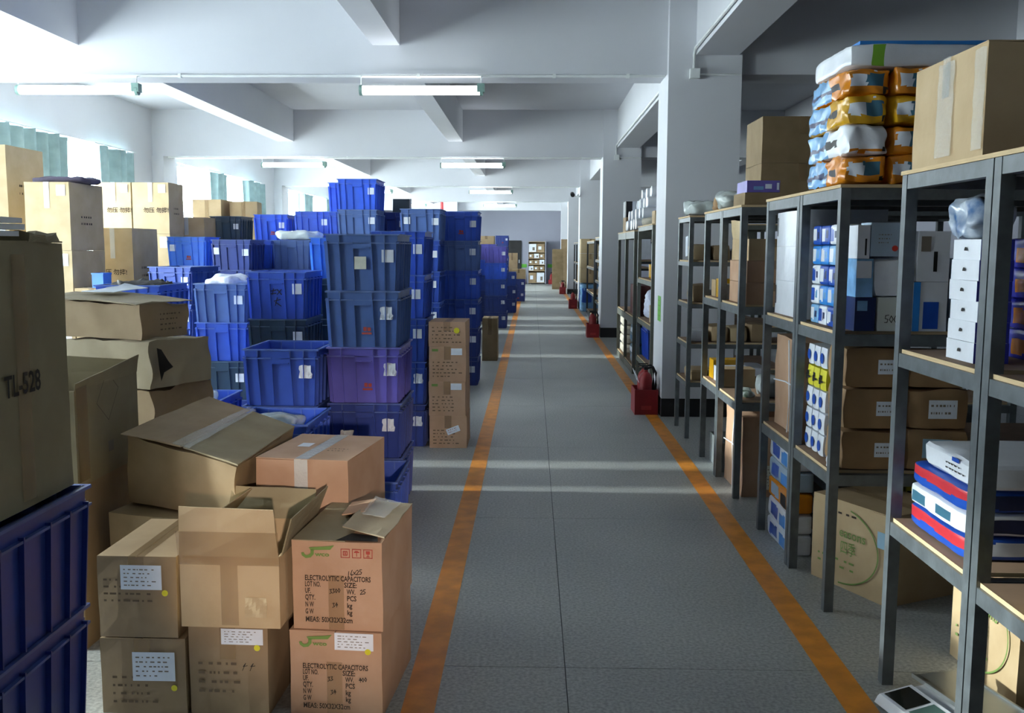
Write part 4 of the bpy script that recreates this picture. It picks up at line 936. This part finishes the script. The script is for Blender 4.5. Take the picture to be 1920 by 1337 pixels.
# -- floor level of these racks
z = 0
for i, (m, nm) in enumerate(((WH, 'white and blue'), (WH, 'white patterned'), (OR, 'orange and grey'), (GB, 'grey'), (WH, 'white upper'))):
    pack('floor_pack', '%s film pack in the pile beside the dark boxes' % nm, 'pack', 1.38, 1.51, 5.02, 5.5, z, z + .112, m, 60 + i, .2, .006, 5, 'film packs on the floor', decor=[('left', .2, .2, .5, .8, BL if i != 2 else GB, 'printed_panel'), ('left', .6, .1, .8, .7, SK if i != 2 else BK, 'printed_panel')]); z += .115
z = 0
for i in range(6):
    m = BK if i % 2 else GB
    sbox('flat_box', '%s flat box, number %s up in the dark stack' % (('grey', 'black')[i % 2], ('one', 'two', 'three', 'four', 'five', 'six')[i]), 'box', 1.57, 1.95, 5.0, 5.46, z, z + .088, m, i, group='flat boxes stacked low', decor=[('front', .1, .3, .4, .6, 'paper' if i in (3, 5) else 'ink', 'printed_mark')]); z += .09
for i in range(4):
    x = 1.98 + .16 * (i % 2); zz = .0 + .25 * (i // 2)
    sbox('yellow_box', 'yellow and black box, %s %s in the low pair of columns' % (('lower', 'upper')[i // 2], ('outer', 'inner')[i % 2]), 'box', x, x + .15, 5.0, 5.4, zz, zz + .248, YB, i, group='yellow and black boxes', decor=[('front', .05, .1, .5, .5, BK, 'printed_panel'), ('front', .55, .5, .95, .95, BK, 'printed_panel')])
def seasons(label, N, rot, L, D, H, seed):
    """carton whose long printed face looks to the aisle; N = near corner on the floor"""
    a = R(rot); ex = Vector((math.cos(a), math.sin(a), 0)); ey = Vector((-math.sin(a), math.cos(a), 0))
    c = Vector((N[0], N[1], 0)) + ex * D / 2 + ey * L / 2
    t = carton(label, c.x - D / 2, c.x + D / 2, c.y - L / 2, c.y + L / 2, 0, H, 'tan', rot, seed=seed, tape='tape', n=5)
    text(t, 'easons', face(t, 'left', .38, .6, .0095), (0, -1, 0), (0, 0, 1), .045, 'ink_green', .17, .008)
    text(t, '四季', face(t, 'left', .4, .42, .0095), (0, -1, 0), (0, 0, 1), .05, 'ink_green', .1, .004)
    pts = [(.26 * math.cos(q), .19 * math.sin(q)) for q in np.linspace(-1.5, 1.25, 26)]
    ribbon(t, [pts], Vector(face(t, 'left', .36, .5, .0092)), (0, -1, 0), (0, 0, 1), 1.0, .007, 'ink_green', 'green_arc')
    slip(t, 'left', .86, .62, 1.0, .8, 'paper_blue', 'blue_sticker', 0)
    marks(t, 'left', .1, .2, .75, .36, 2, seed, 'ink_green'); marks(t, 'left', .2, .82, .8, .9, 1, seed + 1, 'ink_brown')
    return t
seasons('carton with a green printed arc on the floor beyond the scale', (1.645, 4.3), 26, .5, .42, .43, 140)
seasons('carton with a green printed arc under the near rack', (1.735, 3.3), 2, .5, .4, .45, 141)
t = obj('paper_notice', sheet([(0, 0, 0), (.11, 0, 0), (.11, 0, .19), (0, 0, .19)], .0015, 4, .003), 'paper_cream', None, (1.86, 4.225, .41)); tag(t, 'cream paper notice hanging below the low shelf', 'paper')
blur_lines(t, (.015, -.004, .03), (1, 0, 0), (0, 0, 1), .08, .13, 6, 4, 'ink_grey')
# -- near rack: white boxes with blue ends, indigo packs, red and blue packs
z = 1.281
for i in range(6):
    t = sbox('gift_box', 'white box with a blue end, %s in the neat stack' % ('lowest', 'second up', 'third up', 'fourth up', 'fifth up', 'uppermost')[i], 'box', 1.4 + .003 * (i % 3), 1.51, 3.055 + .004 * (i % 2), 3.255, z, z + .065, WH, i, group='white boxes with blue ends', decor=[('front', .0, .0, 1, 1, IN, 'blue_end'), ('front', .3, .3, .6, .7, OR, 'printed_mark')])
    o = Vector(face(t, 'left', .5, .45, .003)); obj('small_emblem', MB().add([o + Vector((-.001, .01 * math.cos(q), .012 * math.sin(q))) for q in np.linspace(0, PI, 8)], [tuple(range(8))]), 'ink', t)
    z += .0655
lump('crumpled_bag', 'crumpled blue and white bag on the neat white boxes', 'bag', 1.46, 3.2, z, .14, .26, .13, flat('bag_bluewhite', '#24588c', .2, col2='#dfe6ea', scale=7), 3, .035, freq=12)
for c in range(2):
    z = 1.281
    for i in range(4):
        pack('foil_pack', '%s foil pack, %s of its column behind the neat boxes' % (('indigo', 'navy and red')[c], ('lowest', 'second', 'third', 'uppermost')[i]), 'pack', 1.6 + .16 * c, 1.745 + .16 * c, 2.96, 3.35, z, z + .098, (IN, NVY)[c], 70 + i + 5 * c, .2, .008, 5, 'foil packs', decor=[('front', .25, .25, .8, .75, (OR, RD)[c], 'printed_panel'), ('front', .1, .8, .9, .95, 'paper', 'printed_panel'), ('left', .3, .2, .7, .7, OR, 'printed_panel')]); z += .1
z = .651
for i, (m, nm) in enumerate(((RD, 'red and blue'), (WH, 'white and blue'), (BL, 'blue with a red band'))):
    pack('parts_pack', '%s film pack under the long white pack' % nm, 'pack', 1.385, 1.78, 3.0, 3.48, z, z + .075, (BL, WH, BL)[i], 80 + i, .15, .006, 6, 'film packs on the low shelf', decor=[('left', 0.05, .45, .95, .98, RD, 'red_band')] * (i != 1) + [('left', .1, .2, .3, .7, TE, 'printed_panel'), ('left', .5, .2, .75, .7, TE, 'printed_panel')] * (i == 1) + [('front', .1, .2, .5, .8, ('paper', NVY, NVY)[i], 'printed_panel'), ('front', .6, .3, .9, .8, (NVY, LB, 'paper')[i], 'printed_panel')]); z += .077
t = pack('parts_pack', 'long white film-wrapped pack on the red and blue packs', 'pack', 1.4, 1.86, 2.98, 3.42, z, z + .085, WH, 90, .15, .006, 6); marks(t, 'left', .5, .3, .85, .7, 2, 3, 'ink', .004); panel(t, 'left', .6, .75, .72, .92, BL)
for i in range(2):
    t = thing('water_jug', 'pale teal plastic jug standing behind the packs, %s' % ('outer one', 'inner one')[i], 'jug', (1.98 + .2 * i, 3.3, .651), 0, 'plastic jugs')
    jm = flat('jug', '#6f97a3', .2, .05, alpha=.7)
    obj('bottle', shade(MB().lathe([(.075, 0), (.085, .01), (.085, .12), (.08, .13), (.085, .14), (.085, .26), (.06, .32), (.025, .34), (.025, .37)], 18).mesh('bottle'), 50), jm, t); obj('cap', MB().lathe([(.028, .36), (.028, .39)], 12), TE, t); obj('handle', MB().tube([(.03, 0, .34), (.09, 0, .33), (.09, 0, .24)], .008, 6), jm, t)
t = thing('tape_roll', 'roll of yellow tape on the near low shelf', 'tape roll', (1.45, 2.56, .651))
obj('roll', shade(MB().lathe([(.04, 0), (.055, 0), (.055, .05), (.04, .05), (.04, 0)], 20).mesh('roll'), 40), flat('tape_yellow', '#d9c01f', .3), t); obj('core', shade(MB().lathe([(.036, 0), (.04, 0), (.04, .05), (.036, .05), (.036, 0)], 20).mesh('core'), 40), CARD['tan'], t)
# -- floor scale
t = thing('floor_scale', 'white counting scale with dark display on the floor by the rack post', 'scale', (1.43, 3.22, 0), 14)
obj('base', MB().hexa([(-.14, -.17, .008), (.2, -.17, .008), (.2, .17, .008), (-.14, .17, .008), (-.13, -.165, .035), (.2, -.165, .07), (.2, .165, .07), (-.13, .165, .035)]), 'white', t)
p = obj('display_panel', MB().hexa([(-.135, -.16, .034), (.0, -.16, .055), (.0, .16, .055), (-.135, .16, .034), (-.13, -.155, .045), (-.002, -.155, .066), (-.002, .155, .066), (-.13, .155, .045)]), 'white', t)
obj('screen', MB().add([(-.118, .02, .0485), (-.018, .02, .0645), (-.018, .145, .0645), (-.118, .145, .0485)], [(0, 1, 2, 3)]), flat('screen_dark', '#232622', .15), p)
obj('keypad', MB().add([(-.118, -.145, .0485), (-.018, -.145, .0645), (-.018, .005, .0645), (-.118, .005, .0485)], [(0, 1, 2, 3)]), flat('keypad_green', '#4d6a62', .5), p)
obj('pan_support', MB().box(.06, .14, -.05, .05, .07, .085), 'black', t)
obj('pan', MB().box(.012, .21, -.175, .175, .085, .093).box(.012, .02, -.175, .175, .093, .1).box(.202, .21, -.175, .175, .093, .1), flat('pan_steel', '#8b8f8e', .3, metal=.8), t)
for x in (-.11, .17):
    for y_ in (-.14, .14): obj('foot', MB().tube([(x, y_, 0), (x, y_, .009)], .014, 8), 'black', t)
# -- purple-box rack
carton('shallow carton under the purple box on the rack top', 1.36, 1.62, 6.25, 6.6, zt, 2.0, 'dark', 0, seed=150, flaps=False)
sbox('purple_box', 'flat purple printed box on the rack top', 'box', 1.37, 1.58, 6.25, 6.55, 2.001, 2.075, PU, 3, decor=[('front', .55, .3, .75, .7, 'paper', 'printed_mark'), ('front', .9, .2, .97, .8, 'paper', 'printed_mark'), ('front', .2, .2, .5, .5, LB, 'printed_mark')])
for i in range(2):
    carton('dark brown carton, %s of the pair high on the rack' % ('lower', 'upper')[i], 1.62, 2.2, 6.95, 7.45, zt + .325 * i, zt + .325 * (i + 1) - .002, 'dark', 0, seed=152 + i)
for i in range(3):
    t = carton('brown carton, %s of the stack of three in the purple-box rack' % ('lowest', 'middle', 'uppermost')[i], 1.39 + .01 * (i == 2), 1.75, 6.27, 6.8, 1.281 + i * .142, 1.281 + (i + 1) * .142 - .002, 'pink' if i < 2 else 'tan', 0, seed=155 + i)
    slip(t, 'left', .7, .3, .9, .7, lines=0)
obj('open_flap', sheet([(-.185, -.27, .14), (-.185, .2, .14), (-.2, .2, .27), (-.19, -.27, .25)], .004, 5, .006), CARD['light'], t)
lump('grey_bag', 'grey plastic bag on the low shelf of the purple-box rack', 'bag', 1.66, 6.45, .651, .28, .3, .14, flat('bag_grey', '#7d8486', .4, bump=.5, bscale=20), 11, .03)
lump('foil_bag', 'small green and silver foil bag lying on the low shelf', 'bag', 1.44, 6.38, .655, .08, .16, .05, flat('foil_green', '#5a7357', .25, col2='#d7dcd8', scale=14), 12, .02, freq=20)
t = carton('string-tied brown carton on the floor of the purple-box rack', 1.4, 1.86, 6.27, 6.83, 0, .54, 'pink', 0, seed=160, n=6, crumple=.01, flaps=False)
obj('string', MB().tube([(-.242, -.05, .0), (-.244, -.02, .3), (-.242, -.06, .53)], .004, 5).tube([(-.242, -.28, .3), (-.244, 0, .31), (-.242, .28, .29)], .004, 5), 'paper', t)
slip(t, 'front', .22, .1, .5, .4, 'paper_cream', lines=6, off=.012)
t = thing('grey_bin', 'low grey bin on the floor behind the string-tied carton', 'bin', (1.6, 7.2, 0))
obj('body', open_shell(.4, .45, .22, .006), flat('bin_grey', '#8e9696', .5), t); obj('rim', MB().box(-.21, .21, -.235, -.22, .205, .222).box(-.21, .21, .22, .235, .205, .222), flat('bin_grey', '#8e9696'), t)
rd = random.Random(7)
for i, (zz, nm) in enumerate(((.651, 'low'), (1.281, 'middle'))):
    for j in range(3):
        y = 6.93 + .19 * j
        sbox('small_carton', '%s carton on the %s shelf behind the purple-box rack, %s' % (('tan', 'white', 'yellow')[(i + j) % 3], nm, ('first', 'second', 'third')[j]), 'carton', 1.39, 1.62, y, y + .17, zz, zz + rd.uniform(.1, .17), (CARD['tan'], WH, YE)[(i + j) % 3], i * 3 + j, group='small cartons on the racks')
# -- five-shelf rack: little brown parcels
for i, zz in enumerate((.501, .836, 1.181, 1.541)):
    for j in range(4):
        x = 1.38 + .17 * j; hh = rd.uniform(.09, .16)
        m = (CARD['tan'], CARD['light'], CARD['brown'], WH)[(i * 3 + j) % 4]
        pack('parts_parcel', '%s parcel, %s along shelf %s of the five-shelf rack' % (('tan', 'pale', 'dark brown', 'white')[(i * 3 + j) % 4], ('first', 'second', 'third', 'fourth')[j], ('one', 'two', 'three', 'four')[i]), 'parcel', x, x + .15, 8.3, 8.3 + rd.uniform(.25, .45), zz, zz + hh, m, i * 4 + j, .25, .012, 5, 'parcels on the five-shelf rack')
t = obj('paper_tag', sheet([(0, 0, 0), (.0, .12, -.01), (.0, .12, .16), (0, 0, .17)], .0015, 4, .004), 'paper', None, (1.33, 8.3, 1.58)); tag(t, 'white paper sheet hung on the five-shelf rack', 'paper')
for i, (x, y_, s, c) in enumerate(((1.46, 8.42, .28, 'film'), (1.8, 8.5, .28, 'film'), (1.46, 7.38, .2, 'kraft'), (1.45, 7.05, .2, 'film'), (2.2, 8.5, .36, 'kraft'))):
    lump('loose_bag', '%s bag crumpled on the rack tops, %s from the column' % (('clear film', 'brown paper')[c == 'kraft'], ('first', 'second', 'third', 'fourth', 'fifth')[i]), 'bag', x, y_, zt, s, s * 1.1, .12, 'bag_film' if c == 'film' else 'kraft', 30 + i, .045, 'bags on the rack tops')

# ------------------------------------------------------------------ beyond the first column
def ext(x, y, seed, where, n=2):
    t = thing('extinguisher_box', 'red steel extinguisher box ' + where, 'extinguisher box', (x, y, 0), 0, 'red extinguisher boxes')
    obj('body', open_shell(.23, .36, .25, .008), 'red', t)
    for fx in (-.09, .09): obj('foot', MB().box(fx - .015, fx + .015, -.17, .17, -.0, .0), 'black', t) if False else None
    obj('label_plate', MB().box(-.05, .05, -.1825, -.1805, .05, .09), 'red_pipe', t)
    for k in range(n):
        e = thing('fire_extinguisher', 'red fire extinguisher, %s one in the box %s' % (('outer', 'inner')[k], where), 'extinguisher', (x - .0, y - .085 + .17 * k, .009), 0, 'fire extinguishers')
        obj('cylinder', shade(MB().lathe([(.06, 0), (.065, .01), (.065, .34), (.05, .385), (.022, .41), (.022, .43)], 16).mesh('cylinder'), 40), 'red', e)
        obj('valve', MB().box(-.02, .02, -.015, .015, .43, .46), 'black', e)
        obj('handle', MB().box(-.06, .04, -.01, .01, .465, .475).hexa([(-.06, -.01, .44), (-.01, -.01, .45), (-.01, .01, .45), (-.06, .01, .44), (-.06, -.01, .448), (-.01, -.01, .458), (-.01, .01, .458), (-.06, .01, .448)]), 'black', e)
        obj('hose', shade(MB().tube([(.02, 0, .445), (.07, 0, .46), (.1, 0, .4), (.1, 0, .28), (.085, 0, .16)], .012, 8).mesh('hose'), 60), 'black', e)
        obj('paper_tag', sheet([(-.066, -.02, .3), (-.066, .05, .3), (-.11, .05, .42), (-.11, -.02, .42)], .001, 3, .002), 'paper', e)
ext(1.14, 9.6, 1, 'beside the first column')
ext(1.13, 17.85, 2, 'beside the second column')
ext(1.12, 26.3, 3, 'beside the third column')
ext(1.1, 34.6, 4, 'beside the fourth column')
# rack with blue crate
t = crate(1.61, 11.55, .301, 'medium blue', 'medium blue plastic crate, single, inside the grey rack past the column', 0, 1.15, ())
carton('brown carton on the second shelf of the blue-crate rack', 1.38, 1.75, 10.85, 11.3, .781, .98, 'tan', 0, seed=170)
t = thing('yellow_pot', 'round yellow pot on the blue-crate rack', 'pot', (1.52, 11.6, 1.281)); obj('pot', shade(MB().lathe([(.1, 0), (.12, .02), (.12, .15), (.11, .16)], 18).mesh('pot'), 40), YE, t); obj('lid', MB().lathe([(.122, .15), (.122, .17), (.03, .18)], 18), YE, t)
lump('white_bag', 'white sack bulging over the blue crate', 'bag', 1.6, 11.75, .781, .42, .6, .34, 'bag_white', 15, .05)
lump('white_bag', 'pale sack at the bottom of the blue-crate rack', 'bag', 1.6, 11.9, .0, .36, .4, .22, CB, 16, .04)
carton('small carton hanging over the top of the blue-crate rack', 1.36, 1.6, 10.8, 11.05, 1.916, 2.06, 'tan', 0, seed=171)
lump('cloth_heap', 'pale cloth heaped on top of the blue-crate rack', 'cloth', 1.5, 11.9, 1.916, .3, .3, .1, CB, 17, .03)
t = obj('paper_tag', sheet([(0, 0, 0), (.13, 0, 0), (.13, 0, .26), (0, 0, .26)], .0015, 3, .003), 'paper', None, (1.4, 12.53, 1.5)); tag(t, 'white paper sheet hung on the rack under the rolls', 'paper')
# heap of white rolls on the next rack
k = 0
for lay, n_ in enumerate((10, 9, 8, 6)):
    for j in range(n_):
        y_ = 12.66 + .088 * lay + j * .176; k += 1
        o = obj('white_roll', shade(MB().tube([(1.36 + .12 * lay * .6 + rd.uniform(-.03, .03) , y_, 1.96 + lay * .146), (2.3, y_, 1.96 + lay * .146)], [.07, .083], 10).mesh('white_roll'), 50), WH)
        tag(o, 'white film-wrapped roll in the big heap on the rack', 'roll', 'white rolls heaped on the rack')
sbox('striped_box', 'black and white striped box beside the white rolls', 'box', 1.38, 1.75, 14.35, 14.8, 2.1, 2.33, BK, 2, decor=[('front', .25, 0, .4, 1, 'paper', 'stripe'), ('front', .6, 0, .75, 1, 'paper', 'stripe'), ('left', .3, 0, .5, 1, 'paper', 'stripe')])
carton('brown carton under the striped box', 1.38, 1.75, 14.35, 14.8, 1.875, 2.098, 'brown', 0, seed=172)
for i in range(2):
    sbox('red_carton', 'dark red carton, %s on the middle shelf under the rolls' % ('lower', 'upper')[i], 'carton', 1.38, 1.8, 12.7, 13.5, .751 + .2 * i, .95 + .2 * i, flat('box_maroon', '#5c2b2a', .6, .1), i, group='dark red cartons')
    pack('water_pack', 'wrapped pack of water bottles, %s on the bottom shelf' % ('lower', 'upper')[i], 'pack', 1.35, 1.6, 12.65, 13.2, .101 + .27 * i, .36 + .27 * i, TE, i, .2, .01, 5, 'water packs', decor=[('left', .1, .2, .9, .4, LB, 'printed_panel'), ('left', .1, .6, .9, .8, 'paper', 'printed_panel')])
for i in range(4):
    pack('cloth_bundle', 'grey cloth bundle, number %s in the pile under the rolls' % ('one', 'two', 'three', 'four')[i], 'bundle', 1.35, 1.75, 14.0, 14.8, .101 + .135 * i, .222 + .135 * i, CB, 40 + i, .3, .008, 5, 'cloth bundles')
# rack past the second column
for i in range(5):
    pack('water_pack', 'blue and white pack, number %s in the tower past the second column' % ('one', 'two', 'three', 'four', 'five')[i], 'pack', 1.45, 1.8, 19.0, 19.5, (.101, .26, .501, .66, .951)[i], (.255, .42, .655, .82, 1.2)[i], (LB, WH, TE, LB, WH)[i], i, .15, .006, 4, 'packs past the second column', decor=[('left', .1, .2, .6, .7, BL, 'printed_panel'), ('front', .2, .2, .7, .7, TE, 'printed_panel')])
for i in range(3):
    sbox('white_carton', 'white carton, %s of the pile on the rack past the second column' % ('lower', 'middle', 'upper')[i], 'carton', 1.42, 1.7, 19.0, 19.6, 1.876 + .17 * i, 2.044 + .17 * i, WH, i, group='white cartons past the second column', decor=[('front', .6, .1, .95, .9, RD if i == 2 else GB, 'printed_panel')])
for i in range(4):
    sbox('dark_bundle', 'dark goods on shelf %s past the second column' % ('one', 'two', 'three', 'four')[i], 'bundle', 1.45, 1.9, 20.3, 21.2, (.101, .501, .951, 1.401)[i], (.4, .8, 1.25, 1.7)[i], (BK, CB, TE, BK)[i], i, group='dark goods on the rack', decor=[('left', .2, .2, .6, .6, WH, 'printed_panel')])
# past the third column
for i in range(3):
    carton('tan carton, %s of the column past the third column' % ('lowest', 'middle', 'uppermost')[i], 1.25, 1.75, 24.9, 25.5, .75 + .38 * i, 1.12 + .38 * i, 'light', 0, seed=180 + i)
pack('blue_sack', 'blue and white printed sack under the tan cartons', 'sack', 1.25, 1.75, 24.9, 25.5, 0, .73, LB, 5, .25, .02, 6, None, decor=[('front', .1, .3, .6, .8, BL, 'printed_panel'), ('left', .2, .3, .7, .8, BL, 'printed_panel')])
for i in range(4):
    carton('brown carton, number %s in the row past the third column' % ('one', 'two', 'three', 'four')[i], 1.45, 1.95, 27.8 + i * 1.1, 28.4 + i * 1.1, .601, 1.0 + .1 * (i % 2), 'tan', 0, seed=185 + i)
b = thing('wooden_board', 'tall brown board leaning at the far end of the aisle', 'board', (1.05, 38.5, 0)); obj('panel', MB().hexa([(-.25, 0, 0), (.2, 0, 0), (.2, .06, 0), (-.25, .06, 0), (-.25, .2, 1.6), (.2, .2, 1.6), (.2, .26, 1.6), (-.25, .26, 1.6)]), CARD['dark'], b); obj('batten', MB().box(-.25, .2, -.02, .0, .02, .1), CARD['dark'], b)
b = thing('wooden_board', 'dark brown panel standing behind the leaning board', 'board', (1.3, 39.6, 0)); obj('panel', MB().box(-.12, .2, 0, .06, 0, 2.0), CARD['brown'], b); obj('batten', MB().box(-.12, .2, -.02, 0, 1.8, 1.9), CARD['brown'], b)
# storage shelf against the back wall
t = thing('storage_shelf', 'shelf full of cartons against the back wall', 'shelf', (.21, 44.15, 0))
for x in (-.42, .38): obj('side_panel', MB().box(x, x + .04, -.2, .3, 0, 1.95), 'paint_grey', t)
for zz in (.08, .62, .9, 1.18, 1.46, 1.93): obj('shelf_board', MB().box(-.38, .38, -.2, .3, zz - .02, zz), CARD['tan'], t)
obj('back_panel', MB().box(-.38, .38, .29, .3, .08, 1.91), CARD['dark'], t)
for i, zz in enumerate((.081, .621, .901, 1.181, 1.461)):
    for j in range(2 if i in (0, 4) else 3):
        n_ = 2 if i in (0, 4) else 3; x = -.16 + .74 / n_ * j; hh = (.44, .2, .2, .2, .36)[i]
        m = WH if (i + j) % 3 == 1 else CARD['brown']
        sbox('stored_carton', '%s carton, %s along level %s of the back wall shelf' % ('white' if m is WH else 'brown', ('first', 'second', 'third')[j], ('one', 'two', 'three', 'four', 'five')[i]), 'carton', x, x + .74 / n_ - .03, 43.98, 44.38, zz, zz + hh, m, i + j, group='cartons on the back wall shelf', decor=[('front', .2, .3, .6, .7, 'paper', 'printed_mark')] if m is not WH else [('front', .5, .2, .8, .6, 'ink_grey', 'printed_mark')])
for x, w_ in ((-.55, 'dark door'), (1.0, 'green sign')):
    t = thing('extinguisher_box', 'dark red extinguisher tray on the floor by the back-wall %s' % w_, 'extinguisher box', (x, 44.1, 0), 0, 'red extinguisher boxes'); obj('body', open_shell(.5, .36, .2, .01), 'red', t)
    for k in range(2):
        e = thing('fire_extinguisher', 'dark red extinguisher, %s one by the back-wall %s' % (('first', 'second')[k], w_), 'extinguisher', (x - .12 + .24 * k, 44.1, .011), 0, 'fire extinguishers'); obj('cylinder', MB().lathe([(.07, 0), (.07, .38), (.02, .45), (.02, .5)], 10), 'red', e); obj('valve', MB().box(-.04, .04, -.02, .02, .49, .54), 'black', e)
